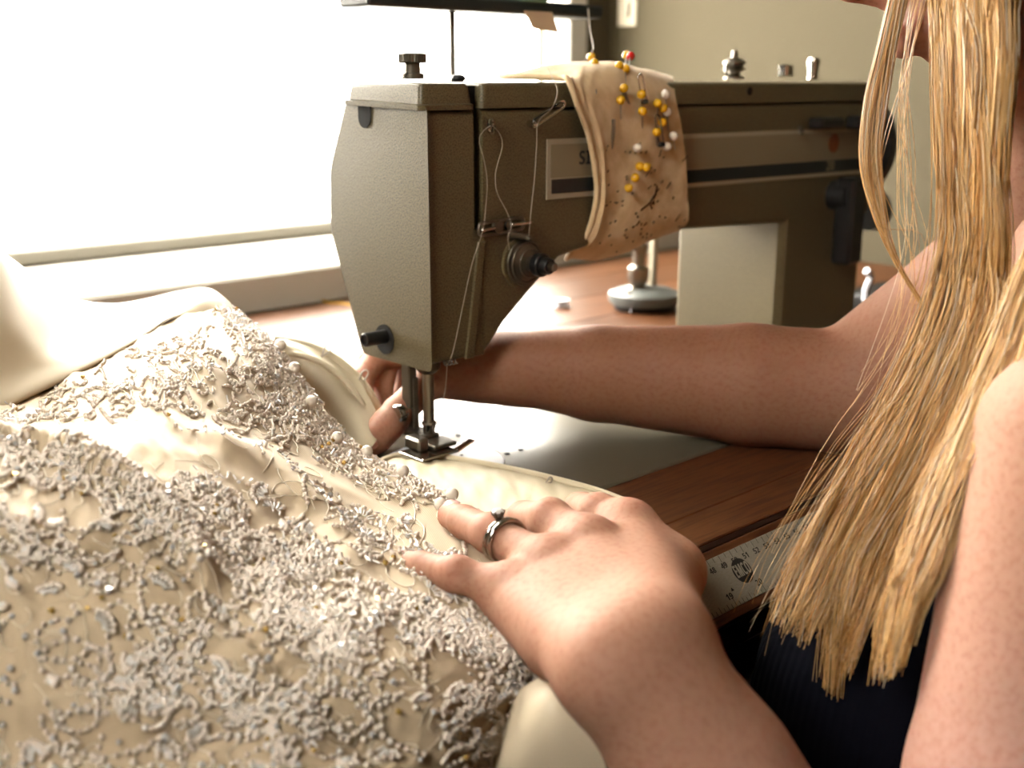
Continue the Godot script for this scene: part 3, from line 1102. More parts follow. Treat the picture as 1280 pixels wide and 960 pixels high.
# ---------------------------------------------------------------- pin cushion
func pin_cushion():
	var G := [
		[V(0.1185,0.2546,-0.055), V(0.1465,0.2588,-0.055), V(0.1811,0.2627,-0.055), V(0.2269,0.2631,-0.055), V(0.2762,0.2591,-0.055), V(0.3206,0.254,-0.055)],
		[V(0.1067,0.2545,-0.03), V(0.1324,0.2608,-0.03), V(0.1609,0.2645,-0.03), V(0.2053,0.2656,-0.03), V(0.2531,0.26,-0.03), V(0.2878,0.2551,-0.03)],
		[V(0.1156,0.2533,0.01), V(0.1314,0.2561,0.004), V(0.1424,0.2606,0.006), V(0.1766,0.2631,0.006), V(0.213,0.2582,0.006), V(0.2458,0.2524,0.006)],
		[V(0.1109,0.2516,0.024), V(0.1173,0.25,0.024), V(0.1287,0.2473,0.024), V(0.1606,0.2472,0.024), V(0.1999,0.2437,0.024), V(0.2284,0.2376,0.024)],
		[V(0.1151,0.2355,0.028), V(0.1224,0.2332,0.028), V(0.1332,0.2298,0.028), V(0.1656,0.2258,0.028), V(0.2018,0.2228,0.028), V(0.2316,0.2162,0.028)],
		[V(0.1286,0.2133,0.028), V(0.1354,0.2109,0.028), V(0.1448,0.2061,0.028), V(0.1746,0.2003,0.028), V(0.2069,0.1967,0.028), V(0.2381,0.1905,0.028)],
		[V(0.1379,0.1882,0.027), V(0.1431,0.1857,0.027), V(0.151,0.1806,0.027), V(0.1787,0.1731,0.027), V(0.2114,0.1711,0.027), V(0.2429,0.1667,0.027)],
		[V(0.1414,0.1662,0.026), V(0.1457,0.1635,0.026), V(0.1519,0.1596,0.026), V(0.1808,0.1514,0.026), V(0.2137,0.1501,0.026), V(0.2463,0.1488,0.026)],
		[V(0.139,0.1425,0.02), V(0.1452,0.1396,0.02), V(0.1513,0.1366,0.02), V(0.1821,0.1313,0.02), V(0.2159,0.1357,0.02), V(0.2514,0.1402,0.02)],
		[V(0.136,0.123,0.002), V(0.1499,0.1204,0.002), V(0.1678,0.1185,0.002), V(0.1992,0.1203,0.002), V(0.2318,0.1274,0.002), V(0.2661,0.1321,0.002)],
		[V(0.1716,0.1183,-0.03), V(0.1855,0.1157,-0.03), V(0.2024,0.1139,-0.03), V(0.2335,0.1161,-0.03), V(0.2657,0.1238,-0.03), V(0.3017,0.1288,-0.03)]]
	var t := thing("pin_cushion", "beige padded cloth band wrapped over the machine's arm and stuck with pins", "pin cushion", V(0.17, 0.12, 0.02))
	var nz := FastNoiseLite.new()
	nz.seed = 5
	nz.frequency = 55.0
	var fn := func(u: float, v: float) -> Vector3:
		var q := surf(G, u, v)
		var fold := 0.0016 * nz.get_noise_2d(u * 0.09 + v * 0.05, v * 0.02) + 0.0011 * sin(u * 15.0 + v * 6.0) * smoothstep(0.15, 0.5, v)
		return q + V(0, 0.4, 1.0) * fold
	part("cloth", sheet(fn, 60, 90, 0.0025), M.cushion, t)
	# the folded hem that shows along the left side
	var hem := MB.new()
	var hp := []
	for k in 40: hp.append(fn.call(0.0, 0.03 + 0.92 * k / 39.0) + V(-0.0006, 0, -0.0012))
	hem.tube(hp, 0.0022, 8)
	part("hem", hem, M.cushion, t)
	# ball pins: [head, where the point goes in]
	var heads := [V(0.1791,0.2687,-0.02), V(0.1614,0.2636,0), V(0.2021,0.27,-0.005), V(0.1752,0.2619,0.012), V(0.1801,0.2597,0.014), V(0.1608,0.2461,0.03), V(0.1543,0.2378,0.033), V(0.1768,0.2416,0.033), V(0.1783,0.2297,0.033), V(0.1951,0.2351,0.033), V(0.2018,0.2316,0.033), V(0.2014,0.2212,0.033), V(0.1953,0.2143,0.033), V(0.1809,0.1897,0.03), V(0.1847,0.1891,0.033), V(0.1723,0.1821,0.033), V(0.1655,0.1749,0.033), V(0.201,0.2693,0), V(0.204,0.2414,0.033), V(0.2066,0.2286,0.033), V(0.1741,0.2035,0.033), V(0.208,0.2034,0.033), V(0.2151,0.2108,0.033)]
	var tips := [V(0.1706,0.2546,-0.01), V(0.1395,0.2467,0.024), V(0.1674,0.245,0.025), V(0.1682,0.2405,0.0275), V(0.1673,0.2416,0.0275), V(0.1729,0.2336,0.0275), V(0.1628,0.2225,0.0275), V(0.1868,0.2231,0.0275), V(0.1875,0.208,0.0275), V(0.2045,0.2169,0.0275), V(0.2122,0.2131,0.0275), V(0.2107,0.206,0.0275), V(0.2047,0.1956,0.0275), V(0.1849,0.1858,0.0275), V(0.1941,0.1853,0.0275), V(0.1807,0.1778,0.0275), V(0.1737,0.1711,0.0275), V(0.168,0.245,0.026), V(0.2158,0.2166,0.0275), V(0.2181,0.2094,0.0275), V(0.1825,0.1988,0.0275), V(0.2169,0.1986,0.0275), V(0.2265,0.1982,0.0275)]
	var words := ["upper left of the cloth, tallest at the top edge", "just below the highest pin on the left", "at the very top beside the red pin", "left of the close pair below the red pin", "right of the close pair below the red pin", "above the lone pin in the middle left", "standing alone over the middle left of the cloth", "upper of the two in the middle column", "lower of the two in the middle column", "topmost of the cluster on the right", "half hidden in the cluster on the right", "above the safety pin's right side", "inside the loop of the safety pin", "pressed in beside the lower white pin", "rightmost of the low group", "middle of the low group", "lowest on the cloth"]
	for k in heads.size():
		var h: Vector3 = heads[k]
		var tp: Vector3 = tips[k]
		var c := "yellow" if k < 17 else ("red" if k == 17 else "pearl white")
		var lab := ""
		if k < 17: lab = "yellow ball-headed pin " + words[k]
		elif k == 17: lab = "red ball-headed pin at the top of the pin cushion"
		else: lab = "pearl white ball-headed pin " + ["at the top of the right-hand cluster", "below the topmost white pin at the right", "in the middle of the cloth above the low yellow pins", "below the dark safety pin", "rightmost on the cloth"][k - 18]
		var pn := thing("ball_pin", lab, "pin", h, "ball-headed pins in the pin cushion")
		var b := MB.new()
		b.ball(h, 0.0033 if k < 18 else 0.0034, 14)
		part("head", b, M.yellow if k < 17 else (M.red if k == 17 else M.pearl_head), pn)
		b = MB.new()
		b.cyl(h, tp - (h - tp) * 0.25 - V(0, 0, 0.002), 0.0005, 6, 0.0001)
		part("shaft", b, M.steel, pn)
	# safety pins and a big needle
	for s in [["dark", M.black, V(0.1945,0.2242,0.034), V(0.2002,0.2049,0.034), "black safety pin closed over the right side of the pin cushion"], ["bright", M.chrome, V(0.1754,0.2528,0.033), V(0.1806,0.2359,0.033), "silver safety pin near the top of the pin cushion"]]:
		var sp := thing("safety_pin", s[4], "safety pin", s[2], "safety pins on the pin cushion")
		var a: Vector3 = s[2]
		var d: Vector3 = s[3] - a
		var x := V(1, 0.1, 0).normalized() * 0.0026
		var b := MB.new()
		var pts := []
		for k in 9: pts.append(a + x * cos(PI * k / 8.0) - d.normalized() * sin(PI * k / 8.0) * 0.003)
		pts.reverse()
		b.tube(curve([pts[0] + d * 0.95] + pts + [pts[8] + d * 0.95], 40), 0.0006, 6)
		part("wire", b, s[1], sp)
		b = MB.new()
		b.box(a + d * 0.98, V(0.0078, 0.004, 0.0024), 0.001)
		part("clasp", b, s[1], sp)
	var nd := thing("large_needle", "broad grey steel needle lying flat near the left edge of the pin cushion", "needle", V(0.1492,0.2055,0.031))
	var b := MB.new()
	b.tube([V(0.146,0.2247,0.034), V(0.1463,0.2186,0.034), V(0.1468,0.2101,0.033), V(0.1495,0.2037,0.03)], [0.0013, 0.0014, 0.0012, 0.0004], 8)
	part("blade", b, M.steel, nd)
	# the tails of many fine needles pushed into the cloth
	b = MB.new()
	rng.seed = 21
	for k in 80:
		var u := clampf(rng.randfn(0.68, 0.16), 0.3, 0.96)
		var v := clampf(rng.randfn(0.66, 0.1), 0.5, 0.9)
		var q: Vector3 = fn.call(u, v)
		var l := rng.randf_range(0.0004, 0.0014) if rng.randf() < 0.75 or u < 0.6 else rng.randf_range(0.003, 0.009)
		var dir := V(rng.randf_range(0.1, 0.9), rng.randf_range(0.5, 1.0), rng.randf_range(0.02, 0.12)).normalized()
		b.cyl(q - dir * 0.001, q + dir * l + V(0, 0, 0.0006), 0.00045, 5, 0.0001)
	tag(part("needle_tails", b, M.black), "dark tails of many fine needles pushed into the lower pin cushion", "needles", "", "stuff")


# ---------------------------------------------------------------- things behind the machine
func background_things():
	var t := thing("thread_stand", "dark metal thread stand with a long tray on a thin post before the window", "thread stand", V(0.16,0.2571,-0.16) * V(1, 0, 1))
	var p := V(0.16,0.2571,-0.16)
	var b := MB.new()
	b.cyl(V(p.x, 0, p.z), V(p.x, 0.308, p.z), 0.0026, 14)
	part("post", b, M.dark_steel, t)
	b = MB.new()
	b.lathe(V(p.x, 0, p.z), Vector3.UP, [V2(0.028, 0), V2(0.030, 0.003), V2(0.026, 0.008), V2(0.006, 0.012)], 32)
	part("foot", b, M.dark_steel, t)
	part("tray", span(V(0.0493,0.308,-0.16) + V(0.012, -0.002, -0.02), V(0.3227,0.3152,-0.16) + V(0, 0.002, 0.02), 0.002), M.stripe, t)
	for x in [0.10, 0.235]:
		b = MB.new()
		b.cyl(V(x, 0.312, p.z), V(x, 0.44, p.z), 0.002, 10)
		part("spool_pin", b, M.dark_steel, t)
	for k in 2:
		var sp := thing("thread_spool", ["cone of cream thread on the left of the stand's tray", "pale green spool of thread on the right of the stand's tray"][k], "spool", V([0.10, 0.235][k], 0.316, p.z), "thread spools on the stand")
		b = MB.new()
		b.lathe(V([0.10, 0.235][k], 0.3165, p.z), Vector3.UP, [V2(0.024, 0), V2(0.026, 0.002), V2(0.026, 0.004), V2(0.022, 0.006), V2(0.016, 0.070), V2(0.008, 0.074)], 32)
		part("thread_winding", b, plain([rgb(230, 220, 196), rgb(120, 158, 138)][k], 0.7), sp)
	var tg := thing("paper_tag", "tan paper tag hanging from the thread stand's tray", "tag", V(0.2195,0.3086,-0.12))
	var a := [V(0.1991,0.3069,-0.115), V(0.2314,0.3069,-0.115), V(0.2423,0.2907,-0.118), V(0.2121,0.293,-0.118)]
	b = MB.new()
	var rings := []
	for z in [-0.0004, 0.0004]:
		rings.append(PackedVector3Array([a[3] + V(0, 0, z), a[2] + V(0, 0, z), a[1] + V(0, 0, z), a[0] + V(0, 0, z)]))
	b.loft(rings)
	part("card", b, plain(rgb(212, 186, 158), 0.7), tg)
	# small stand with a grey dish foot, far behind the arm
	var s := thing("bobbin_stand", "small grey dish-footed stand with a metal post behind the machine", "stand", V(0.5063, 0, -0.2375))
	b = MB.new()
	b.lathe(V(0.5063, 0.006, -0.2375), Vector3.UP, [V2(0.038, 0), V2(0.041, 0.004), V2(0.041, 0.012), V2(0.030, 0.017), V2(0.008, 0.020)], 40)
	part("dish", b, M.grey, s)
	b = MB.new()
	b.lathe(V(0.5063, 0, -0.2375), Vector3.UP, [V2(0.034, 0), V2(0.036, 0.0062)], 32)
	part("rubber_foot", b, M.black, s)
	b = MB.new()
	b.box(V(0.5199,0.0401,-0.2375), V(0.008, 0.10, 0.008), 0.001)
	part("post", b, M.cream, s)
	b = MB.new()
	b.lathe(V(0.4975,0.0129,-0.24), Vector3.UP, [V2(0.016, 0), V2(0.016, 0.010), V2(0.008, 0.014), V2(0.012, 0.022), V2(0.012, 0.034), V2(0.007, 0.038), V2(0.007, 0.052), V2(0.010, 0.056), V2(0.010, 0.062)], 20)
	part("bobbin_winder", b, M.steel, s)
	b = MB.new()
	b.ball(V(0.4766,0.0163,-0.235), 0.008, 12)
	part("winder_knob", b, M.dark_steel, s)
	var bt := thing("silver_bobbin", "shiny silver bobbin lying on the wooden table left of the dish-footed stand", "bobbin", V(0.4431,0,-0.3092))
	b = MB.new()
	var bq := V(0.4431,0,-0.3092)
	b.lathe(bq, Vector3.UP, [V2(0.0105, 0), V2(0.0105, 0.001), V2(0.005, 0.0015), V2(0.005, 0.0065), V2(0.0105, 0.007), V2(0.0105, 0.008)], 24)
	part("flanges", b, M.white_metal, bt)
	b = MB.new()
	b.cyl(bq + V(0, 0.0016, 0), bq + V(0, 0.0064, 0), 0.0085, 20)
	part("thread_winding", b, M.white_metal, bt)
	var sc := thing("paper_scrap", "small white paper scrap on the table in front of the dish-footed stand", "scrap", V(0.4843,0,-0.2388))
	b = MB.new()
	b.tube([V(0.4786,0.0012,-0.2422), V(0.4729,0.003,-0.2289), V(0.4885,0.0012,-0.233)], [0.001, 0.0055, 0.001], 8, false, 0.3)
	part("paper", b, M.white_metal, sc)
	# yellow thread end by the sill
	b = MB.new()
	b.tube(curve([V(0.2627,0.001,-0.5374), V(0.2583,0.001,-0.5139), V(0.2637,0.001,-0.4954), V(0.2676,0.001,-0.4784), V(0.2647,0.001,-0.4615)], 24), 0.0011, 6)
	tag(part("thread_scrap", b, M.yellow), "yellow thread end lying on the table by the window sill", "thread")
	# black box with a white lead behind the column
	var bo := thing("power_box", "low black box with a white cable on the table beside the machine's column", "box", V(0.6866,0,-0.0508))
	part("case", bx(V(0.6866,0,-0.0508) + V(0.02, 0.011, 0), V(0.10, 0.022, 0.06), 0.004), M.black, bo)
	b = MB.new()
	var q0 := V(0.6461,0.018,-0.0389)
	b.tube(curve([q0, q0 + V(0, 0.014, 0), q0 + V(0.004, 0.026, 0.002), q0 + V(-0.004, 0.034, 0)], 16), 0.004, 8)
	part("cable", b, M.white_metal, bo)


# ---------------------------------------------------------------- thread in the machine
func threads():
	var t := thing("sewing_thread", "thin white thread running from the tray through the guides down to the needle", "thread", V(0.0365,0.2222,0.0255))
	var runs := [
		[V(0.0365,0.2227,0.0248), V(0.033,0.2191,0.0215), V(0.0295,0.2131,0.0215), V(0.0336,0.2005,0.0215), V(0.0363,0.1858,0.0215), V(0.0347,0.1679,0.0215), V(0.0309,0.1534,0.0225), V(0.0231,0.1324,0.0205), V(0.0139,0.1009,0.02), V(0.0062,0.0744,0.0195), V(0.0019,0.066,0.0185)],
		[V(0.0379,0.2227,0.0248), V(0.0472,0.2177,0.0215), V(0.0501,0.2093,0.0215), V(0.0457,0.1974,0.0215), V(0.0435,0.1885,0.0215), V(0.0456,0.1778,0.0215), V(0.0544,0.1643,0.0215), V(0.0565,0.1556,0.0232), V(0.0532,0.1477,0.0235), V(0.0543,0.1394,0.024)],
		[V(0.1013,0.2628,0.01), V(0.0997,0.2537,0.018), V(0.0942,0.2447,0.029), V(0.088,0.2332,0.03), V(0.0791,0.2243,0.026), V(0.0796,0.2093,0.024), V(0.0775,0.1852,0.024), V(0.0746,0.1652,0.024), V(0.0681,0.1468,0.0285)]]
	for r in runs:
		if r.size() < 2: continue
		var b := MB.new()
		b.tube(curve(r, 50), 0.00025, 5)
		part("strand", b, M.thread, t)
	var b := MB.new()
	b.tube(curve([V(0.0019,0.066,0.0185), V(0.0081,0.0437,0.008), V(0.0016, 0.0145, 0.0028), V(0.0012, 0.0075, 0.0020)], 30), 0.0003, 5)
	part("strand", b, M.thread, t)
	b = MB.new()
	b.tube(curve([V(0.2805,0.3111,-0.12), V(0.2627,0.2914,-0.1), V(0.2234,0.2755,-0.06), V(0.1679,0.2633,-0.02)], 30), 0.0004, 5)
	part("strand", b, M.thread, t)
	b = MB.new()
	rng.seed = 3
	for k in 5:
		var c := V(0.0444,0.004,0.0082) + V(rng.randf_range(-0.008, 0.008), 0, rng.randf_range(-0.006, 0.006))
		var pts := []
		for j in 26: pts.append(c + V(cos(j * 0.4 + k) * (0.004 + 0.0002 * j), 0.002 + 0.0025 * sin(j * 0.33 + k), sin(j * 0.4 + k) * 0.006))
		b.tube(pts, 0.00014, 4)
	tag(part("lint", b, M.dark_steel), "tangle of fine dark lint on the bed beside the needle", "lint", "", "stuff")


# ---------------------------------------------------------------- gown
func gown_at(uv: Vector2, lift := 0.0) -> Vector3:
	var x := clampf(uv.x, 0, 1) * GN
	var y := clampf(uv.y, 0, 1) * GN
	var i := mini(int(x), GN - 1)
	var j := mini(int(y), GN - 1)
	var a := j * (GN + 1) + i
	var q := gown_points[a].lerp(gown_points[a + 1], x - i).lerp(gown_points[a + GN + 1].lerp(gown_points[a + GN + 2], x - i), y - j)
	return q + gown_normals[a] * lift


func gown_normal(uv: Vector2) -> Vector3:
	return gown_normals[int(clampf(uv.y, 0, 1) * GN) * (GN + 1) + int(clampf(uv.x, 0, 1) * GN)]


func path_uv(P: Array, step: float) -> Array:
	var r := []
	var pts := []
	for q in P: pts.append(V(q.x, q.y, 0))
	var prev := Vector3.ZERO
	var n := P.size() * 60
	var left := 0.0
	for k in n + 1:
		var s := spline(pts, float(k) / n)
		var uv := V2(s.x, s.y)
		var q := gown_at(uv)
		if k == 0:
			r.append(uv)
		else:
			left += q.distance_to(prev)
			if left >= step:
				r.append(uv)
				left = 0.0
		prev = q
	return r


# appends a thin four-sided cord to one shared mesh
func cord(o: Org, pts: Array, r0: float, r1: float, c := Color.WHITE, sides := 4):
	var n := pts.size()
	var base := o.v.size()
	var t0: Vector3 = (pts[1] - pts[0]).normalized()
	var x := (Vector3.UP if absf(t0.y) < 0.8 else Vector3.RIGHT).cross(t0).normalized()
	for k in n:
		var tg: Vector3 = (pts[mini(k + 1, n - 1)] - pts[maxi(k - 1, 0)]).normalized()
		x = (x - tg * x.dot(tg)).normalized()
		var y := tg.cross(x)
		var r := lerpf(r0, r1, float(k) / (n - 1))
		for i in sides:
			var a := TAU * i / sides
			var d := x * cos(a) + y * sin(a)
			o.v.append(pts[k] + d * r)
			o.n.append(d)
			o.c.append(c)
	for k in n - 1:
		for i in sides:
			var a := base + k * sides + i
			var b := base + k * sides + (i + 1) % sides
			o.i.append_array([a, b + sides, b, a, a + sides, b + sides])


func in_poly(q: Vector2, P: PackedVector2Array) -> bool:
	return Geometry2D.is_point_in_polygon(q, P)


func gown():
	rng.seed = 11
	var G := [[V(-0.4099,0.004,-0.1474), V(-0.2899,0.068,-0.0974), V(-0.2402,0.074,-0.0832), V(-0.199,0.082,-0.087), V(-0.1541,0.092,-0.1026), V(-0.1227,0.1,-0.1019), V(-0.0921,0.104,-0.1029)],
	[V(-0.4304,0.004,-0.0734), V(-0.3104,0.076,-0.0234), V(-0.2646,0.082,-0.0027), V(-0.229,0.09,0.007), V(-0.1948,0.097,0.014), V(-0.1583,0.098,0.0151), V(-0.0926,0.084,-0.042)],
	[V(-0.4499,0.004,-0.0019), V(-0.3299,0.086,0.0481), V(-0.2877,0.09,0.0717), V(-0.255,0.092,0.0852), V(-0.2162,0.088,0.0815), V(-0.1654,0.077,0.0601), V(-0.0854,0.053,-0.0068)],
	[V(-0.4643,0.004,0.0474), V(-0.3443,0.085,0.0974), V(-0.3059,0.088,0.119), V(-0.2688,0.085,0.1308), V(-0.2242,0.076,0.1267), V(-0.1631,0.056,0.0946), V(-0.0803,0.028,0.0329)],
	[V(-0.475,0.004,0.08), V(-0.355,0.075,0.13), V(-0.3215,0.079,0.1577), V(-0.2792,0.073,0.1657), V(-0.2291,0.062,0.1625), V(-0.1569,0.04,0.1395), V(-0.0787,0.018,0.1167)],
	[V(-0.479,0.004,0.0864), V(-0.359,0.058,0.1364), V(-0.3257,0.063,0.172), V(-0.2855,0.06,0.1906), V(-0.2394,0.051,0.1982), V(-0.1797,0.036,0.1966), V(-0.1155,0.022,0.2003)],
	[V(-0.4858,0.004,0.1033), V(-0.3658,0.043,0.1533), V(-0.3333,0.048,0.1877), V(-0.2958,0.047,0.2157), V(-0.2534,0.042,0.2377), V(-0.2001,0.03,0.251), V(-0.1461,0.012,0.269)],
	[V(-0.4902,0.004,0.1101), V(-0.3702,0.024,0.1601), V(-0.3399,0.029,0.1996), V(-0.3027,0.03,0.2327), V(-0.2616,0.027,0.2602), V(-0.2137,0.017,0.2775), V(-0.1425,-0.006,0.2727)],
	[V(-0.4957,0.004,0.1202), V(-0.3757,0.004,0.1702), V(-0.346,0.01,0.21), V(-0.3093,0.011,0.2427), V(-0.2694,0.008,0.2703), V(-0.2248,-0.003,0.2855), V(-0.1746,-0.024,0.2807)],
	[V(-0.5094,0.004,0.1672), V(-0.3894,0.003,0.2172), V(-0.3605,0.004,0.2458), V(-0.3282,0.002,0.2723), V(-0.2883,-0.004,0.293), V(-0.2375,-0.028,0.2906), V(-0.1819,-0.05,0.2805)],
	[V(-0.5294,-0.12,0.242), V(-0.4094,-0.12,0.292), V(-0.3805,-0.12,0.292), V(-0.3482,-0.12,0.3173), V(-0.3083,-0.12,0.338), V(-0.2575,-0.12,0.3356), V(-0.2019,-0.12,0.3255)]]
	var t := thing("wedding_gown", "ivory wedding gown heavily sewn with pearl beads, heaped over the table under the needle", "gown", V(-0.22,0,0.1247))
	var nz := FastNoiseLite.new()
	nz.seed = 8
	nz.frequency = 1.0
	nz.fractal_octaves = 3
	var ridge := [Vector2(0.256,0.212), Vector2(0.346,0.222), Vector2(0.431,0.281), Vector2(0.496,0.341), Vector2(0.533,0.423), Vector2(0.560,0.504)]
	var seam := [Vector2(0.498,0.454), Vector2(0.550,0.538), Vector2(0.608,0.629), Vector2(0.664,0.719), Vector2(0.723,0.784), Vector2(0.791,0.861)]
	var fold3 := [Vector2(0.699,0.267), Vector2(0.766,0.320), Vector2(0.772,0.402), Vector2(0.781,0.479)]
	var rid := []
	for c in [[ridge, 0.0120, 0.024], [seam, -0.0042, 0.011], [fold3, 0.005, 0.03]]:
		var pts := []
		for q in c[0]: pts.append(V(q.x, q.y, 0))
		rid.append([curve(pts, 24), c[1], c[2]])
	for j in GN + 1:
		for i in GN + 1:
			var u := float(i) / GN
			var v := float(j) / GN
			var q := surf(G, u, v)
			var h := 0.0045 * nz.get_noise_2d(u * 7.0, v * 6.0) + 0.0006 * nz.get_noise_2d(u * 20.0 + 9.0, v * 18.0)
			for r in rid:
				var best := 1.0
				for s in r[0]: best = minf(best, (s.x - u) * (s.x - u) + (s.y - v) * (s.y - v))
				h += r[1] * exp(-best / (r[2] * r[2]))
			h *= smoothstep(0.0, 0.08, 1.0 - u) * 0.85 + 0.15
			gown_points.append(q + V(-0.25, 0.9, 0.3) * h)
	for j in GN + 1:
		for i in GN + 1:
			var a := j * (GN + 1)
			var du := gown_points[a + mini(i + 1, GN)] - gown_points[a + maxi(i - 1, 0)]
			var dv := gown_points[mini(j + 1, GN) * (GN + 1) + i] - gown_points[maxi(j - 1, 0) * (GN + 1) + i]
			gown_normals.append(dv.cross(du).normalized())
	var fn := func(u: float, v: float) -> Vector3: return gown_at(V2(u, v))
	part("beaded_panel", sheet(fn, GN, GN, 0.0012), M.tulle, t)
	# ivory satin skirt turned back at the far left
	var S := [
		[V(-0.2622,0.1646,-0.121), V(-0.2297,0.1503,-0.128), V(-0.2063,0.1316,-0.1418), V(-0.1802,0.1123,-0.1528), V(-0.1525,0.1044,-0.1525), V(-0.1291,0.1062,-0.1455), V(-0.1111,0.1116,-0.1307), V(-0.0971,0.1126,-0.1181), V(-0.0935,0.1054,-0.098)],
		[V(-0.2677,0.1622,-0.104), V(-0.2364,0.1482,-0.1094), V(-0.2129,0.1282,-0.1226), V(-0.1883,0.1095,-0.131), V(-0.1623,0.0994,-0.1314), V(-0.1405,0.099,-0.1252), V(-0.1177,0.1065,-0.1209), V(-0.1003,0.1114,-0.1135), V(-0.0956,0.1017,-0.0915)],
		[V(-0.2823,0.1331,-0.0673), V(-0.2521,0.1189,-0.0737), V(-0.227,0.1039,-0.0844), V(-0.2017,0.0947,-0.0956), V(-0.1763,0.0925,-0.1037), V(-0.1515,0.0953,-0.11), V(-0.1259,0.1037,-0.1133), V(-0.1077,0.109,-0.1055), V(-0.0984,0.0991,-0.0889)],
		[V(-0.2922,0.0976,-0.0493), V(-0.2617,0.091,-0.0553), V(-0.2345,0.0904,-0.0638), V(-0.21,0.0894,-0.0731), V(-0.1846,0.0907,-0.0853), V(-0.1581,0.0938,-0.0986), V(-0.1318,0.1013,-0.1052), V(-0.1148,0.1053,-0.0994), V(-0.1038,0.097,-0.086)],
		[V(-0.2989,0.072,-0.0376), V(-0.2689,0.0762,-0.0396), V(-0.2419,0.0796,-0.0497), V(-0.2161,0.0826,-0.0622), V(-0.1913,0.0858,-0.0757), V(-0.164,0.09,-0.0914), V(-0.1368,0.0984,-0.1003), V(-0.1194,0.0999,-0.096), V(-0.1077,0.0938,-0.0857)],
		[V(-0.2908,0.0633,-0.0679), V(-0.2593,0.0698,-0.0693), V(-0.2325,0.0745,-0.0786), V(-0.2062,0.0787,-0.0897), V(-0.1816,0.0828,-0.1009), V(-0.156,0.0876,-0.1113), V(-0.1308,0.0964,-0.1152), V(-0.1135,0.0981,-0.1097), V(-0.1051,0.0933,-0.0972)]]
	var sk := part("satin_skirt", sheet(func(u, v): return surf(S, u, v), 90, 60, 0.0015), M.satin, t, "smooth ivory satin skirt turned back")
	# cream lining behind the beaded neckline, with its rolled edge
	var L := [
		[V(-0.0705,0.0607,-0.1097), V(-0.0618,0.038,-0.0791), V(-0.0572,0.0137,-0.0447), V(-0.0582,-0.0036,-0.011)],
		[V(-0.0604,0.0686,-0.089), V(-0.046,0.0566,-0.0713), V(-0.0396,0.0337,-0.0428), V(-0.0431,0.0104,-0.0092)],
		[V(-0.0528,0.0707,-0.0968), V(-0.037,0.0607,-0.0785), V(-0.0258,0.0378,-0.0526), V(-0.0301,0.0137,-0.0195)],
		[V(-0.0489,0.0707,-0.1074), V(-0.0306,0.064,-0.0879), V(-0.017,0.044,-0.0608), V(-0.021,0.0161,-0.0261)]]
	part("lining_panel", sheet(func(u, v): return surf(L, u, v), 40, 24, 0.0015), M.lining, t)
	var rl := MB.new()
	rl.tube(curve([V(-0.0535,0.07,-0.1086), V(-0.0421,0.0678,-0.0971), V(-0.0319,0.0633,-0.0861), V(-0.0224,0.0549,-0.0742), V(-0.0146,0.0421,-0.0622), V(-0.0093,0.0254,-0.0511), V(-0.0085,0.0065,-0.0434)], 50), 0.0042, 10)
	part("rolled_edge", rl, M.lining, t)
	rl = MB.new()
	rl.tube(curve([V(-0.0608,0.0664,-0.0886), V(-0.0481,0.0631,-0.0756), V(-0.0386,0.0566,-0.0643), V(-0.0302,0.0435,-0.0518), V(-0.0245,0.025,-0.0397), V(-0.0236,0.0075,-0.0324)], 50), 0.0024, 10)
	part("piping", rl, M.lining, t)
	# seam allowance lying on the bed, under the presser foot
	var A := [
		[V(-0.0564,0.004,0.007), V(-0.0276,0.004,0.0023), V(-0.0127,0.004,0.0185), V(-0.0023,0.004,0.044), V(0.0084,0.004,0.0758), V(0.0162,0.004,0.1123), V(0.0198,0.004,0.1451), V(0.0162,0.004,0.1731), V(0.0006,0.004,0.1965)],
		[V(-0.0676,0.0065,0.0191), V(-0.0401,0.0065,0.0188), V(-0.0266,0.0065,0.0357), V(-0.0174,0.0065,0.0615), V(-0.0078,0.0065,0.0932), V(-0.0006,0.0065,0.1276), V(0.0024,0.0065,0.1584), V(-0.002,0.0065,0.184), V(-0.0146,0.0065,0.2035)],
		[V(-0.0828,0.01,0.0387), V(-0.0631,0.01,0.049), V(-0.0539,0.01,0.0696), V(-0.0467,0.01,0.0956), V(-0.0406,0.01,0.1271), V(-0.037,0.01,0.1584), V(-0.0338,0.01,0.1845), V(-0.0336,0.01,0.2036), V(-0.039,0.01,0.2166)],
		[V(-0.0974,0.01,0.0541), V(-0.0812,0.01,0.0711), V(-0.0797,0.01,0.1015), V(-0.0788,0.01,0.1329), V(-0.0767,0.01,0.1635), V(-0.0742,0.01,0.1898), V(-0.0693,0.01,0.2087), V(-0.0639,0.01,0.2221), V(-0.0633,0.01,0.2282)],
		[V(-0.1031,0.005,0.0586), V(-0.0934,0.005,0.0854), V(-0.0937,0.005,0.1187), V(-0.0936,0.005,0.15), V(-0.0922,0.005,0.1777), V(-0.0889,0.005,0.2001), V(-0.0836,0.005,0.2158), V(-0.0773,0.005,0.2268), V(-0.0757,0.005,0.2309)]]
	part("seam_allowance", sheet(func(u, v): return surf(A, u, v) + V(0, 1, 0) * 0.0012 * nz.get_noise_2d(u * 16.0, v * 3.0), 90, 30, 0.001), M.lining, t)
	rl = MB.new()
	rl.tube(curve(shift(A[0], V(0, 0.001, 0)), 70), 0.0022, 8)
	part("seam_edge", rl, M.lining, t)
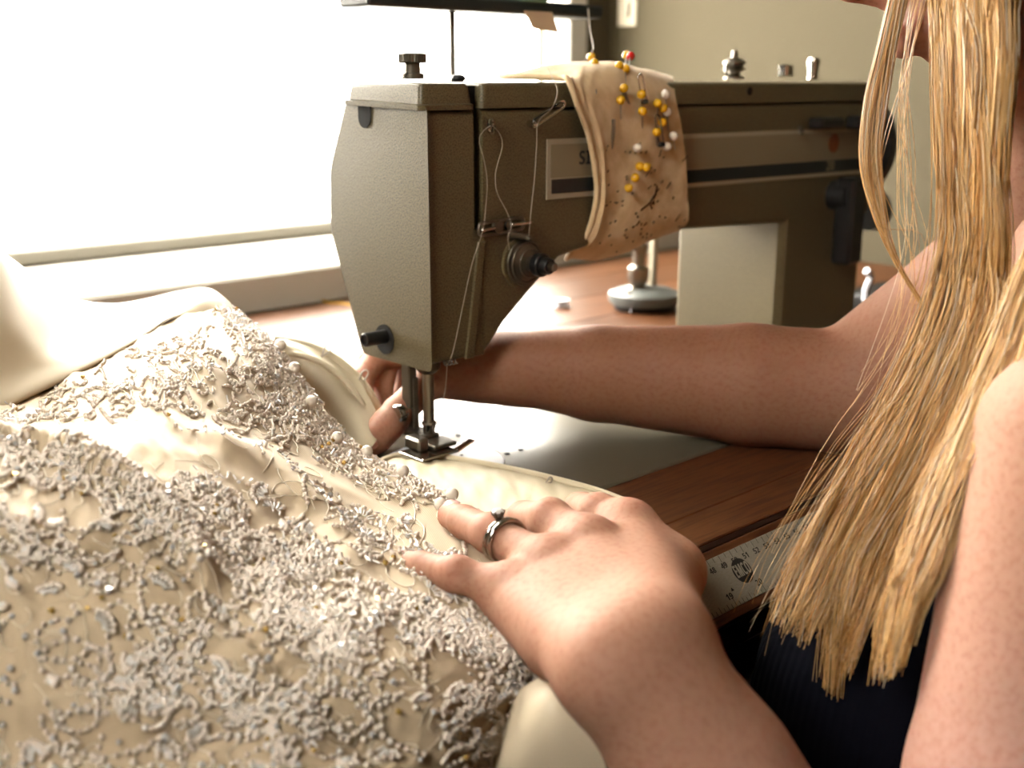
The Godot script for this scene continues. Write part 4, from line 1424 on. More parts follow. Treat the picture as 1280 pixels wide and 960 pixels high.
	# satin end falling over the table's front edge
	var E := [
		[V(-0.1791,0.002,0.2775), V(-0.1737,0.0099,0.2853), V(-0.1676,0.0164,0.2942), V(-0.1607,0.0145,0.3013)],
		[V(-0.1861,-0.0051,0.2821), V(-0.1851,0.0078,0.2953), V(-0.1801,0.0135,0.3049), V(-0.1689,0.0088,0.3128)],
		[V(-0.1923,-0.0151,0.2829), V(-0.1915,-0.004,0.2993), V(-0.1836,0.0013,0.3103), V(-0.1707,-0.0055,0.3192)],
		[V(-0.1982,-0.0335,0.2785), V(-0.1917,-0.0258,0.2958), V(-0.182,-0.0218,0.3091), V(-0.1652,-0.0268,0.3222)],
		[V(-0.1973,-0.0668,0.2718), V(-0.1857,-0.0629,0.2896), V(-0.1733,-0.0602,0.3058), V(-0.1561,-0.0602,0.3218)]]
	part("satin_end", sheet(func(u, v): return surf(E, u, v), 40, 50, 0.0015), M.satin, t, "blurred satin fold hanging over the table edge")
	# button loops
	for q in [[V(-0.0375,0.0617,-0.0737), V(-0.0287,0.0696,-0.0741), 0.0036], [V(-0.0173,0.0396,-0.0596), V(-0.0104,0.0501,-0.0569), 0.0036], [V(0.0045,0.005,0.1111), V(0.0099,0.0075,0.1114), 0.0030], [V(0.0032,0.008,0.1855), V(-0.0007,0.011,0.1973), 0.0034]]:
		var b := MB.new()
		var d: Vector3 = q[1] - q[0]
		var sd := d.cross(V(-0.5, -0.3, 0.6)).normalized()
		var pts := []
		for k in 17:
			var a := PI * 2.0 * k / 16.0
			pts.append(q[0] + d * (0.5 - 0.5 * cos(a)) + sd * q[2] * sin(a) * (0.55 - 0.45 * cos(a)))
		b.tube(pts, 0.0006, 6)
		part("button_loop", b, M.thread, t)
	var kb := MB.new()
	kb.ball(V(-0.0087,0.007,0.1978), 0.0052, 18, V(0.8, 1.1, 1.0))
	kb.ball(V(-0.0053,0.007,0.1911), 0.0040, 14)
	part("covered_button", kb, M.satin, t)
	for q in [V(0.0043,0.009,0.1707), V(0.0042,0.009,0.1759), V(0.0024,0.009,0.1813), V(0.0089,0.009,0.1768), V(-0.0009,0.009,0.1817), V(0.0009,0.009,0.1764), V(-0.0001,0.009,0.1859)]:
		var b := MB.new()
		b.lathe(q, V(rng.randf_range(-1, 1), 1.0, rng.randf_range(-1, 1)), [V2(0.0004, 0), V2(0.0017, 0.0010), V2(0.0011, 0.0019)], 8)
		part("crystal", b, M.crystal, t)
	# large pearls along the neckline
	for q in [Vector2(0.988,0.106), Vector2(0.969,0.147), Vector2(0.945,0.206), Vector2(0.936,0.279), Vector2(0.974,0.312), Vector2(0.969,0.355), Vector2(0.998,0.402), Vector2(0.943,0.421), Vector2(0.999,0.443), Vector2(0.993,0.444)]:
		var b := MB.new()
		b.ball(gown_at(q, 0.0036), 0.0038, 18)
		part("pearl", b, M.pearl, t)
	beadwork(t)


func beadwork(t: Node3D):
	var beads := []          # [position, scale, colour]
	var bugles := []         # [a, b]
	var shiny := []
	var golds := []
	var lace := Org.new()
	var tone := func() -> Color:
		var k := rng.randf()
		return Color(1.0, 0.99 - 0.04 * k, 0.97 - 0.07 * k)
	var row := func(P: Array, r: float, gap := 1.42):
		for uv in path_uv(P, r * 2.0 * gap):
			if rng.randf() < 0.05: continue
			beads.append([gown_at(uv, r * 0.6) + V(rng.randf_range(-1, 1), rng.randf_range(-1, 1), rng.randf_range(-1, 1)) * r * 0.18, r * rng.randf_range(0.88, 1.1), tone.call()])
		var pts := []
		for uv in path_uv(P, r * 2.5): pts.append(gown_at(uv + V2(rng.randf_range(-1, 1), rng.randf_range(-1, 1)) * 0.002, 0.0003))
		if pts.size() > 2: cord(lace, pts, r * 0.3, r * 0.25)
	# bead rows that can be followed in the heap
	var R := 0.00128
	for P in [
			[Vector2(0.460,0.572), Vector2(0.460,0.511), Vector2(0.483,0.459), Vector2(0.519,0.447), Vector2(0.545,0.477), Vector2(0.554,0.509)],
			[Vector2(0.519,0.594), Vector2(0.522,0.553), Vector2(0.542,0.536), Vector2(0.563,0.544), Vector2(0.565,0.579)],
			[Vector2(0.499,0.810), Vector2(0.503,0.771), Vector2(0.525,0.756), Vector2(0.564,0.754), Vector2(0.601,0.764), Vector2(0.618,0.800)],
			[Vector2(0.583,0.508), Vector2(0.607,0.531), Vector2(0.639,0.533), Vector2(0.664,0.548)],
			[Vector2(0.628,0.609), Vector2(0.653,0.597), Vector2(0.673,0.608), Vector2(0.681,0.631), Vector2(0.687,0.663), Vector2(0.687,0.700)],
			[Vector2(0.618,0.537), Vector2(0.656,0.526), Vector2(0.686,0.541), Vector2(0.695,0.569), Vector2(0.693,0.595)],
			[Vector2(0.744,0.759), Vector2(0.742,0.704), Vector2(0.750,0.668), Vector2(0.770,0.654), Vector2(0.789,0.664), Vector2(0.794,0.687)],
			[Vector2(0.813,0.600), Vector2(0.808,0.629), Vector2(0.805,0.660), Vector2(0.803,0.689), Vector2(0.803,0.716)],
			[Vector2(0.837,0.516), Vector2(0.862,0.536), Vector2(0.887,0.553), Vector2(0.912,0.570), Vector2(0.936,0.589), Vector2(0.963,0.618), Vector2(0.990,0.673)],
			[Vector2(0.806,0.574), Vector2(0.844,0.558), Vector2(0.869,0.568), Vector2(0.877,0.595), Vector2(0.861,0.624), Vector2(0.831,0.632)],
			[Vector2(0.406,0.563), Vector2(0.430,0.548), Vector2(0.448,0.565), Vector2(0.468,0.569), Vector2(0.486,0.564)],
			[Vector2(0.869,0.706), Vector2(0.845,0.695), Vector2(0.829,0.711), Vector2(0.829,0.744), Vector2(0.842,0.783)],
			[Vector2(0.681,0.675), Vector2(0.707,0.704), Vector2(0.737,0.746), Vector2(0.771,0.779), Vector2(0.820,0.800)],
			[Vector2(0.430,0.448), Vector2(0.449,0.421), Vector2(0.481,0.412), Vector2(0.493,0.431)],
			[Vector2(0.332,0.663), Vector2(0.364,0.654), Vector2(0.390,0.672), Vector2(0.397,0.704)],
			[Vector2(0.665,0.435), Vector2(0.695,0.450), Vector2(0.725,0.476), Vector2(0.750,0.506), Vector2(0.774,0.527)],
			[Vector2(0.597,0.386), Vector2(0.625,0.412), Vector2(0.653,0.434), Vector2(0.675,0.460)],
			[Vector2(0.750,0.546), Vector2(0.788,0.538), Vector2(0.816,0.550), Vector2(0.825,0.571)],
			[Vector2(0.883,0.598), Vector2(0.901,0.612), Vector2(0.915,0.644), Vector2(0.925,0.693)],
			[Vector2(0.918,0.732), Vector2(0.889,0.718), Vector2(0.864,0.723), Vector2(0.853,0.753)]]:
		row.call(P, R)
	# petals, scrolls and sprays scattered over the near half
	for k in 290:
		var c := V2(rng.randf_range(0.05, 0.97), rng.randf_range(0.36, 0.96))
		var a0 := rng.randf() * TAU
		var sz := rng.randf_range(0.015, 0.042)
		var kind := rng.randf()
		var P := []
		if kind < 0.45:
			for j in 6:
				var a := a0 + (j / 5.0) * rng.randf_range(3.6, 4.6)
				P.append(c + V2(cos(a) * sz, sin(a) * sz * 0.8))
			row.call(P, R * rng.randf_range(0.85, 1.05), rng.randf_range(1.25, 1.8))
		elif kind < 0.7:
			for j in 5: P.append(c + V2(cos(a0) * sz * j * 0.6 + sin(j * 1.3) * 0.01, sin(a0) * sz * j * 0.6))
			row.call(P, R * 0.95, rng.randf_range(1.15, 2.0))
		else:
			for j in 6:
				var a := a0 + j * 0.32
				var d := V2(cos(a), sin(a))
				bugles.append([gown_at(c + d * sz * 0.25, 0.0012), gown_at(c + d * sz * 0.65, 0.0016)])
				beads.append([gown_at(c + d * sz * 0.78, 0.0012), R, tone.call()])
	# densely beaded fields
	var fields := [
		[[Vector2(0.998,0.000), Vector2(0.998,0.100), Vector2(0.999,0.200), Vector2(0.996,0.300), Vector2(0.997,0.400), Vector2(0.945,0.406), Vector2(0.887,0.372), Vector2(0.883,0.321), Vector2(0.886,0.257), Vector2(0.887,0.159), Vector2(0.883,0.084), Vector2(0.896,0.029)], 1100, 0.00130],
		[[Vector2(0.482,0.050), Vector2(0.789,0.050), Vector2(0.912,0.098), Vector2(0.904,0.221), Vector2(0.894,0.277), Vector2(0.814,0.277), Vector2(0.730,0.245), Vector2(0.686,0.200), Vector2(0.546,0.175), Vector2(0.353,0.163), Vector2(0.256,0.182), Vector2(0.269,0.082)], 850, 0.00128],
		[[Vector2(0.254,0.222), Vector2(0.345,0.231), Vector2(0.446,0.283), Vector2(0.521,0.323), Vector2(0.568,0.387), Vector2(0.652,0.437), Vector2(0.734,0.478), Vector2(0.789,0.536), Vector2(0.834,0.557), Vector2(0.794,0.590), Vector2(0.725,0.576), Vector2(0.667,0.600), Vector2(0.631,0.538), Vector2(0.580,0.508), Vector2(0.498,0.454), Vector2(0.455,0.377), Vector2(0.372,0.329), Vector2(0.254,0.305)], 1050, 0.00142],
		[[Vector2(0.786,0.544), Vector2(0.875,0.556), Vector2(0.932,0.595), Vector2(0.991,0.671), Vector2(0.956,0.703), Vector2(0.894,0.662), Vector2(0.847,0.619), Vector2(0.785,0.618)], 460, 0.00145],
		[[Vector2(0.630,0.542), Vector2(0.699,0.564), Vector2(0.747,0.604), Vector2(0.715,0.652), Vector2(0.660,0.627), Vector2(0.619,0.586)], 260, 0.00140],
		[[Vector2(0.571,0.672), Vector2(0.649,0.687), Vector2(0.665,0.764), Vector2(0.607,0.799), Vector2(0.557,0.734)], 170, 0.00145],
		[[Vector2(0.405,0.629), Vector2(0.500,0.606), Vector2(0.571,0.672), Vector2(0.519,0.732), Vector2(0.422,0.716)], 130, 0.00150],
		[[Vector2(0.254,0.404), Vector2(0.381,0.383), Vector2(0.419,0.446), Vector2(0.335,0.485), Vector2(0.248,0.483)], 60, 0.00145],
		[[Vector2(0.864,0.684), Vector2(0.922,0.708), Vector2(0.956,0.793), Vector2(0.888,0.812), Vector2(0.836,0.744)], 200, 0.00140],
		[[Vector2(0.781,0.419), Vector2(0.839,0.432), Vector2(0.867,0.500), Vector2(0.798,0.521), Vector2(0.770,0.478)], 110, 0.00120],
		[[Vector2(0.562,0.274), Vector2(0.621,0.327), Vector2(0.646,0.391), Vector2(0.602,0.402), Vector2(0.553,0.353)], 130, 0.00130]]
	for f in fields:
		var pv := PackedVector2Array(f[0])
		var lo := pv[0]
		var hi := pv[0]
		for q in pv:
			lo = lo.min(q)
			hi = hi.max(q)
		var done := 0
		var tries := 0
		while done < f[1] * 1.6 and tries < f[1] * 12:
			tries += 1
			var uv := V2(rng.randf_range(lo.x, hi.x), rng.randf_range(lo.y, hi.y))
			if not in_poly(uv, pv): continue
			# follow little curls so that the beads stand in rows, not in a spray
			var a := rng.randf() * TAU
			var bend := rng.randf_range(-0.6, 0.6)
			var rr: float = f[2] * 0.84
			var len := rng.randi_range(3, 9)
			for j in len:
				var q := gown_at(uv, f[2] * rng.randf_range(0.4, 1.0))
				beads.append([q, rr * rng.randf_range(0.8, 1.12), tone.call()])
				uv += V2(cos(a), sin(a) * 0.75) * rr * 5.9
				a += bend
				done += 1
			if rng.randf() < 0.3:
				var d := V2(cos(a), sin(a)) * 0.011
				bugles.append([gown_at(uv, 0.0012), gown_at(uv + d, 0.0030)])
			if rng.randf() < 0.09: shiny.append(gown_at(uv, 0.0018))
			if rng.randf() < 0.02: golds.append(gown_at(uv, 0.0016))
			if rng.randf() < 0.4:
				var pts := []
				var b := rng.randf() * TAU
				var w := uv
				for j in 7:
					pts.append(gown_at(w, 0.0006 + 0.0008 * rng.randf()))
					w += V2(cos(b), sin(b)) * 0.007
					b += rng.randf_range(-0.9, 0.9)
				cord(lace, pts, 0.0003, 0.0002)
	# loose outlines of clear beads and stitched lace on the bare tulle
	for P in [[Vector2(0.777,0.271), Vector2(0.794,0.297), Vector2(0.788,0.341), Vector2(0.783,0.384), Vector2(0.793,0.423), Vector2(0.804,0.460)], [Vector2(0.782,0.320), Vector2(0.785,0.364), Vector2(0.790,0.404), Vector2(0.808,0.434)], [Vector2(0.375,0.237), Vector2(0.416,0.234), Vector2(0.450,0.262), Vector2(0.417,0.280)], [Vector2(0.622,0.227), Vector2(0.675,0.240), Vector2(0.725,0.269), Vector2(0.756,0.294)], [Vector2(0.887,0.501), Vector2(0.909,0.491), Vector2(0.920,0.502), Vector2(0.900,0.515)], [Vector2(0.600,0.341), Vector2(0.652,0.323), Vector2(0.693,0.335), Vector2(0.720,0.353)], [Vector2(0.677,0.378), Vector2(0.706,0.395), Vector2(0.725,0.435), Vector2(0.735,0.475)], [Vector2(0.852,0.411), Vector2(0.873,0.437), Vector2(0.879,0.475), Vector2(0.851,0.499)]]:
		for uv in path_uv(P, 0.0042):
			var d := V2(rng.randf_range(-1, 1), rng.randf_range(-1, 1)).normalized() * 0.009
			bugles.append([gown_at(uv - d * 0.5, 0.0010), gown_at(uv + d * 0.5, 0.0012)])
			if rng.randf() < 0.4: beads.append([gown_at(uv + d, 0.001), 0.0011, tone.call()])
			if rng.randf() < 0.15: shiny.append(gown_at(uv - d, 0.0014))
	for k in 260:
		var uv := V2(rng.randf_range(0.05, 0.98), rng.randf_range(0.27, 0.97))
		var pts := []
		var b := rng.randf() * TAU
		var turn := rng.randf_range(-0.5, 0.5)
		for j in 11:
			pts.append(gown_at(uv, 0.0004))
			uv += V2(cos(b), sin(b)) * 0.007
			b += turn + rng.randf_range(-0.3, 0.3)
		cord(lace, pts, 0.0003, 0.0002)
	for k in 90: shiny.append(gown_at(V2(rng.randf_range(0.1, 0.95), rng.randf_range(0.4, 0.96)), 0.0014))
	for k in 34: golds.append(gown_at(V2(rng.randf_range(0.1, 0.95), rng.randf_range(0.45, 0.96)), 0.0013))
	lace.uv = PackedVector2Array()
	tag(part("lace_cords", lace.mesh(), M.lace, t), "", "", "", "stuff")
	# the beads that show largest are meshes of their own, the rest one part
	var bm := MB.new()
	bm.ball(Vector3.ZERO, 1.0, 10)
	var ball := bm.mesh()
	var eye: Vector3 = V(-0.465,0.25,0.5851)
	beads.sort_custom(func(a, b): return a[1] / eye.distance_to(a[0]) > b[1] / eye.distance_to(b[0]))
	var mats := []
	for k in 3:
		var m: StandardMaterial3D = M.bead.duplicate()
		m.vertex_color_use_as_albedo = false
		m.albedo_color = [rgb(255, 247, 238), rgb(254, 242, 230), rgb(255, 245, 234)][k]
		mats.append(m)
	var mine := 0
	for k in beads.size():
		if mine >= 270: break
		var q: Vector3 = beads[k][0]
		var o := MeshInstance3D.new()
		o.name = "bead"
		o.mesh = ball
		o.material_override = mats[k % 3]
		t.add_child(o, true)
		o.transform = Transform3D(Basis().scaled(Vector3.ONE * beads[k][1]), q - t.position)
		mine += 1
	var mm := MultiMesh.new()
	mm.transform_format = MultiMesh.TRANSFORM_3D
	mm.use_colors = true
	mm.mesh = ball
	mm.instance_count = beads.size() - mine
	for k in range(mine, beads.size()):
		mm.set_instance_transform(k - mine, Transform3D(Basis().scaled(Vector3.ONE * beads[k][1]), beads[k][0] - t.position))
		mm.set_instance_color(k - mine, beads[k][2])
	scatter("beads", mm, M.bead, t)
	var tb := MB.new()
	tb.cyl(V(0, -0.5, 0), V(0, 0.5, 0), 0.5, 8, 0.06)
	many("bugle_beads", tb.mesh(), bugles.map(func(e):
		var d: Vector3 = e[1] - e[0]
		var y := d.normalized()
		var x := y.cross(V(0.2, 0.3, 0.9)).normalized()
		return Transform3D(Basis(x * 0.0009, d * 0.8, x.cross(y) * 0.0009), (e[0] + e[1]) * 0.5 - t.position)), M.clear_bead, t)
	var cb := MB.new()
	cb.lathe(V(0, -0.5, 0), Vector3.UP, [V2(0.1, 0), V2(0.55, 0.5), V2(0.35, 0.9)], 7)
	var place := func(q: Vector3) -> Transform3D:
		return Transform3D(Basis.from_euler(V(rng.randf() * 2, rng.randf() * 6, rng.randf() * 2)).scaled(Vector3.ONE * rng.randf_range(0.0018, 0.003)), q - t.position)
	many("crystals", cb.mesh(), shiny.map(place), M.crystal, t)
	many("gold_glints", cb.mesh(), golds.map(place), M.gold, t)  # added pieces that stand for golden reflections glinting through the beads


func many(called: String, mesh: Mesh, places: Array, m: Material, parent: Node3D):
	var mm := MultiMesh.new()
	mm.transform_format = MultiMesh.TRANSFORM_3D
	mm.mesh = mesh
	mm.instance_count = places.size()
	for k in places.size(): mm.set_instance_transform(k, places[k])
	scatter(called, mm, m, parent)


func scatter(called: String, mm: MultiMesh, m: Material, parent: Node3D):
	var o := MultiMeshInstance3D.new()
	o.name = called
	o.multimesh = mm
	o.material_override = m
	parent.add_child(o, true)
	o.set_meta("kind", "stuff")


# ---------------------------------------------------------------- person
func chain(bones: Array, P: Array, R: Array, k: float):
	for i in P.size() - 1: bones.append([P[i], P[i + 1], R[i], R[i + 1], k])


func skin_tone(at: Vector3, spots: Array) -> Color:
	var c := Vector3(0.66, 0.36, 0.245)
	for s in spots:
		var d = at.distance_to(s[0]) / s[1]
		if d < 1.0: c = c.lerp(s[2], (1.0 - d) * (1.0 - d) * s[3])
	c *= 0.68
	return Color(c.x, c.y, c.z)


func nail(called: String, at: Vector3, along: Vector3, up: Vector3, w: float, l: float, parent: Node3D):
	var z := along.normalized()
	up = (up - z * up.dot(z)).normalized()
	var x := up.cross(z)
	var b := MB.new()
	b.ball(Vector3.ZERO, 1.0, 16)
	for i in b.p.size():
		var q := b.p[i]
		b.p[i] = at + x * q.x * w + z * q.z * l + up * (q.y * 0.0012 - q.x * q.x * w * 0.35)
	part(called, b, M.nail, parent)


func person():
	var t := thing("person", "person with long blond hair in a dark tank top, guiding the gown under the needle", "person", V(0.14, -0.76, 0.45))
	var body := Org.new()
	# ---- near arm, resting on the gown
	var W := V(-0.1678,0.04,0.334)
	var El := V(-0.125, -0.135, 0.455)
	var Ls := V(0.0, 0.105, 0.43)
	var mc := [V(-0.1576,0.036,0.2543), V(-0.1393,0.044,0.2587), V(-0.1178,0.049,0.2627), V(-0.0845,0.046,0.2576)]
	var pk := [mc[0], V(-0.1685,0.037,0.2303), V(-0.1697,0.033,0.2053), V(-0.1677,0.028,0.1859)]
	var rg := [mc[1], V(-0.1341,0.042,0.2145), V(-0.1235,0.036,0.1821), V(-0.1134,0.03,0.1592)]
	var md := [mc[2], V(-0.1129,0.049,0.2331), V(-0.1018,0.038,0.2032), V(-0.0879,0.027,0.1819)]
	var ix := [mc[3], V(-0.0834,0.045,0.2369), V(-0.0638,0.034,0.2082), V(-0.0432,0.024,0.1845)]
	var th := [V(-0.1317,0.036,0.3179), V(-0.0839,0.03,0.2833), V(-0.0513,0.022,0.2434), V(-0.0417,0.018,0.2221)]
	var up := V(-0.1, 1.0, 0.15).normalized()
	var b := []
	var cmid := W.lerp(mc[1], 0.22)
	chain(b, [Ls, Ls.lerp(El, 0.5), El], [0.048, 0.043, 0.039], 0.006)
	chain(b, [El, El.lerp(W, 0.3), El.lerp(W, 0.75), W + V(-0.002, -0.004, 0.004)], [0.0385, 0.0400, 0.0315, 0.0252], 0.006)
	# the wrist is wider than deep
	var across = (mc[3] - mc[0]).normalized()
	for s in [-1.0, 1.0]: b.append([El.lerp(W, 0.62) + across * s * 0.007 - up * 0.002, W + across * s * 0.0085 - up * 0.001, 0.024, 0.0185, 0.012])
	for k in 4:
		var base = W + across * (k - 1.5) * 0.0115 - up * 0.001
		b.append([base, mc[k] - up * 0.004, 0.0168, [0.0098, 0.0112, 0.0118, 0.0122][k], 0.013])
		b.append([base.lerp(mc[k], 0.45) - up * 0.009, mc[k] - up * 0.007, 0.0120, 0.0085, 0.012])
	b.append([W.lerp(mc[0], 0.3) - up * 0.006, mc[0] - up * 0.006, 0.0135, 0.0100, 0.012])
	for f in [[pk, 0.0084, 0.0078, 0.0072, 0.0062], [rg, 0.0098, 0.0090, 0.0083, 0.0072], [md, 0.0104, 0.0096, 0.0088, 0.0075], [ix, 0.0104, 0.0096, 0.0088, 0.0078]]:
		var P: Array = f[0]
		b.append([P[0] - up * 0.001, P[1], f[1], f[2], 0.0075])
		b.append([P[1], P[2], f[2] * 1.02, f[3], 0.0028])
		b.append([P[2], P[3], f[3] * 1.01, f[4], 0.0028])
		b.append([P[1] + up * 0.0012, P[1] + up * 0.0012 + (P[2] - P[1]) * 0.06, f[2] * 0.97, f[2] * 0.95, 0.004])
		b.append([P[0] + up * 0.0010, P[0] + up * 0.0011 + (P[1] - P[0]) * 0.05, f[1] * 0.88, f[1] * 0.84, 0.008])
	b.append([W + V(0.012, -0.004, -0.004), th[1], 0.0185, 0.0150, 0.014])
	b.append([th[1], th[2], 0.0138, 0.0112, 0.006])
	b.append([th[2], th[3], 0.0112, 0.0088, 0.004])
	b.append([th[1], mc[3] - up * 0.006, 0.0105, 0.0095, 0.014])
	var red := V(0.66, 0.255, 0.18)
	var pale := V(0.70, 0.42, 0.31)
	var sp := []
	for P in [pk, rg, md, ix]:
		sp.append([P[0] + up * 0.008, 0.015, red, 0.28])
		sp.append([P[1] + up * 0.006, 0.012, red, 0.6])
		sp.append([P[3], 0.014, V(0.66, 0.24, 0.19), 0.8])
		sp.append([P[0].lerp(P[1], 0.5) + up * 0.006, 0.013, pale, 0.5])
	sp.append([Ls.lerp(El, 0.5) + V(-0.04, 0, 0), 0.14, V(0.86, 0.50, 0.41), 1.5])
	sp.append([W.lerp(mc[1], 0.62) + up * 0.016, 0.0032, V(0.30, 0.12, 0.07), 2.2])
	net(body, b, 0.0028, func(q): return skin_tone(q, sp))
	# ---- far arm, reaching behind the needle
	b = []
	var Rs := V(0.3372,0.175,0.3121)
	var Re := V(0.2277,0.0391,0.1896)
	var Rw := V(0.0777,0.0468,-0.0092)
	chain(b, [Rs, Rs.lerp(Re, 0.5), Re], [0.052, 0.049, 0.0435], 0.006)
	chain(b, [Re, Re.lerp(Rw, 0.28), Re.lerp(Rw, 0.72), Rw], [0.0435, 0.0430, 0.0345, 0.0262], 0.006)
	var rup := V(-0.35, 0.8, 0.5).normalized()
	var rt := [V(0.0576,0.0412,-0.0188), V(0.0312,0.0437,-0.0301), V(-0.0055,0.0235,-0.0285), V(-0.0326,0.0097,-0.0218)]
	var fi := [V(0.0591,0.0496,-0.0728), V(0.0343,0.047,-0.1033), V(0.0096,0.033,-0.0929), V(-0.0055,0.0173,-0.0686)]
	var fm := [V(0.0751,0.0503,-0.0837), V(0.0492,0.0406,-0.1112), V(0.0281,0.0179,-0.0942), V(0.0146,0.0032,-0.0688)]
	var fr := [V(0.093,0.0483,-0.0946), V(0.0706,0.0322,-0.1165), V(0.051,0.0101,-0.0983), V(0.0379,-0.0024,-0.0776)]
	var fp := [V(0.11,0.0459,-0.109), V(0.0824,0.0404,-0.151), V(0.0585,0.0286,-0.1547), V(0.0444,0.0171,-0.1424)]
	for k in 4:
		var m0: Vector3 = [fi, fm, fr, fp][k][0]
		b.append([Rw + V(0, 0, 0.010 - k * 0.008), m0, 0.0165, [0.0122, 0.0120, 0.0112, 0.0100][k], 0.013])
	for f in [[fi, 0.0104, 0.0098, 0.0090, 0.0080], [fm, 0.0104, 0.0098, 0.0090, 0.0080], [fr, 0.0098, 0.0092, 0.0084, 0.0074], [fp, 0.0088, 0.0080, 0.0074, 0.0066]]:
		var P: Array = f[0]
		b.append([P[0], P[1], f[1], f[2], 0.006])
		b.append([P[1], P[2], f[2], f[3], 0.003])
		b.append([P[2], P[3], f[3], f[4], 0.003])
	b.append([Rw + V(0.0, -0.004, 0.012), rt[1], 0.0190, 0.0140, 0.014])
	b.append([rt[0], rt[1], 0.0165, 0.0128, 0.012])
	b.append([rt[1], rt[2], 0.0122, 0.0112, 0.004])
	b.append([rt[2], rt[3], 0.0118, 0.0098, 0.003])
	b.append([rt[2].lerp(rt[3], 0.45), rt[2].lerp(rt[3], 0.8), 0.0118, 0.0112, 0.004])
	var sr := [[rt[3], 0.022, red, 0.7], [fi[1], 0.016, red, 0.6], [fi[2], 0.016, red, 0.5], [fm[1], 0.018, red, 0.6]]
	for k in 5: sr.append([Re.lerp(Rw, 0.15 + 0.2 * k), 0.12, V(0.34, 0.145, 0.078), 1.1])  # forearm darkened in its colour, in part for shade under the machine arm
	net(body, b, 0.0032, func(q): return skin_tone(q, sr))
	# ---- head and neck, looking down at the needle
	b = []
	var g := V(-0.42, -0.56, -0.715).normalized()
	var h := (Vector3.UP - g * g.y).normalized()
	var s := g.cross(h)
	var O := V(0.082,0.2964,0.2494) - g * 0.112 + h * 0.024
	var hd := func(f: float, u: float, side: float) -> Vector3: return O + g * f + h * u + s * side
	b.append([hd.call(0.020, 0.030, 0), hd.call(-0.030, 0.035, 0), 0.074, 0.078, 0.02])
	b.append([hd.call(0.030, -0.010, 0), hd.call(0.045, -0.060, 0), 0.062, 0.043, 0.03])
	b.append([hd.call(0.062, -0.070, 0), hd.call(0.068, -0.088, 0), 0.030, 0.020, 0.02])
	b.append([hd.call(0.080, -0.098, 0), hd.call(0.079, -0.098, 0.002), 0.0125, 0.0125, 0.016])
	for e in [-1.0, 1.0]:
		b.append([hd.call(0.060, -0.092, 0.012 * e), hd.call(-0.005, -0.058, 0.052 * e), 0.018, 0.020, 0.02])
		b.append([hd.call(0.062, -0.022, 0.036 * e), hd.call(0.040, -0.030, 0.052 * e), 0.020, 0.018, 0.02])
		b.append([hd.call(0.080, 0.022, 0.020 * e), hd.call(0.066, 0.020, 0.050 * e), 0.012, 0.012, 0.012])
		b.append([hd.call(0.090, -0.030, 0.011 * e), hd.call(0.088, -0.030, 0.012 * e), 0.0085, 0.0085, 0.006])
		b.append([hd.call(0.088, -0.008, 0.031 * e), hd.call(0.087, -0.008, 0.031 * e), -0.0, 0.0, 0.0])
		b.append([hd.call(-0.012, -0.020, 0.073 * e), hd.call(-0.018, 0.012, 0.078 * e), 0.009, 0.013, 0.006])
	b.append([hd.call(0.086, 0.012, 0), hd.call(0.104, -0.022, 0), 0.0085, 0.0105, 0.012])
	b.append([hd.call(0.104, -0.024, 0), hd.call(0.100, -0.030, 0), 0.0108, 0.0085, 0.005])
	b.append([hd.call(0.078, -0.046, 0), hd.call(0.080, -0.060, 0), 0.019, 0.018, 0.016])
	var ls := []
	for k in 7:
		var a := (k - 3) / 3.0
		ls.append([hd.call(0.1025 - 0.013 * a * a, -0.0565 - 0.0025 * absf(a) , 0.022 * a), hd.call(0.1010 - 0.013 * a * a, -0.0665 + 0.004 * absf(a), 0.020 * a)])
	for k in 6:
		b.append([ls[k][0], ls[k + 1][0], 0.0044, 0.0044, 0.004])
		b.append([ls[k][1], ls[k + 1][1], 0.0052, 0.0052, 0.004])
	var Nb := V(0.2091,0.1978,0.3542)
	b.append([hd.call(-0.030, -0.055, 0), Nb, 0.052, 0.056, 0.03])
	b.append([hd.call(0.0, -0.060, 0), Nb + V(0, -0.01, -0.02), 0.045, 0.045, 0.03])
	var hs := []
	for q in ls:
		hs.append([q[0], 0.008, V(0.50, 0.16, 0.15), 1.6])
		hs.append([q[1], 0.009, V(0.55, 0.19, 0.18), 1.6])
	hs.append([hd.call(0.108, -0.028, 0), 0.03, V(0.62, 0.22, 0.16), 0.8])
	net(body, b, 0.0036, func(q): return skin_tone(q, hs))
	# ---- trunk and legs
	var Ch := V(0.1371,-0.0352,0.3731)
	var Pv := V(0.20, -0.30, 0.56)
	var trunk := []
	trunk.append([Ch, Ch.lerp(Pv, 0.55), 0.118, 0.100, 0.04])
	trunk.append([Ch.lerp(Pv, 0.5), Pv, 0.100, 0.125, 0.04])
	trunk.append([Ch + V(0.03, 0.08, -0.0), Nb + V(0.02, -0.05, 0.02), 0.095, 0.060, 0.04])
	for e in [-1.0, 1.0]: trunk.append([Ch + V(-0.05, 0.0, -0.035) + V(0.075, 0.01, -0.01) * e, Ch + V(-0.045, 0.0, -0.04) + V(0.075, 0.01, -0.01) * e, 0.066, 0.060, 0.04])
	b = trunk.duplicate()
	b.append([Nb, Rs, 0.050, 0.050, 0.04])
	b.append([Nb + V(-0.02, -0.04, 0.02), Ls, 0.050, 0.046, 0.04])
	var legs := []
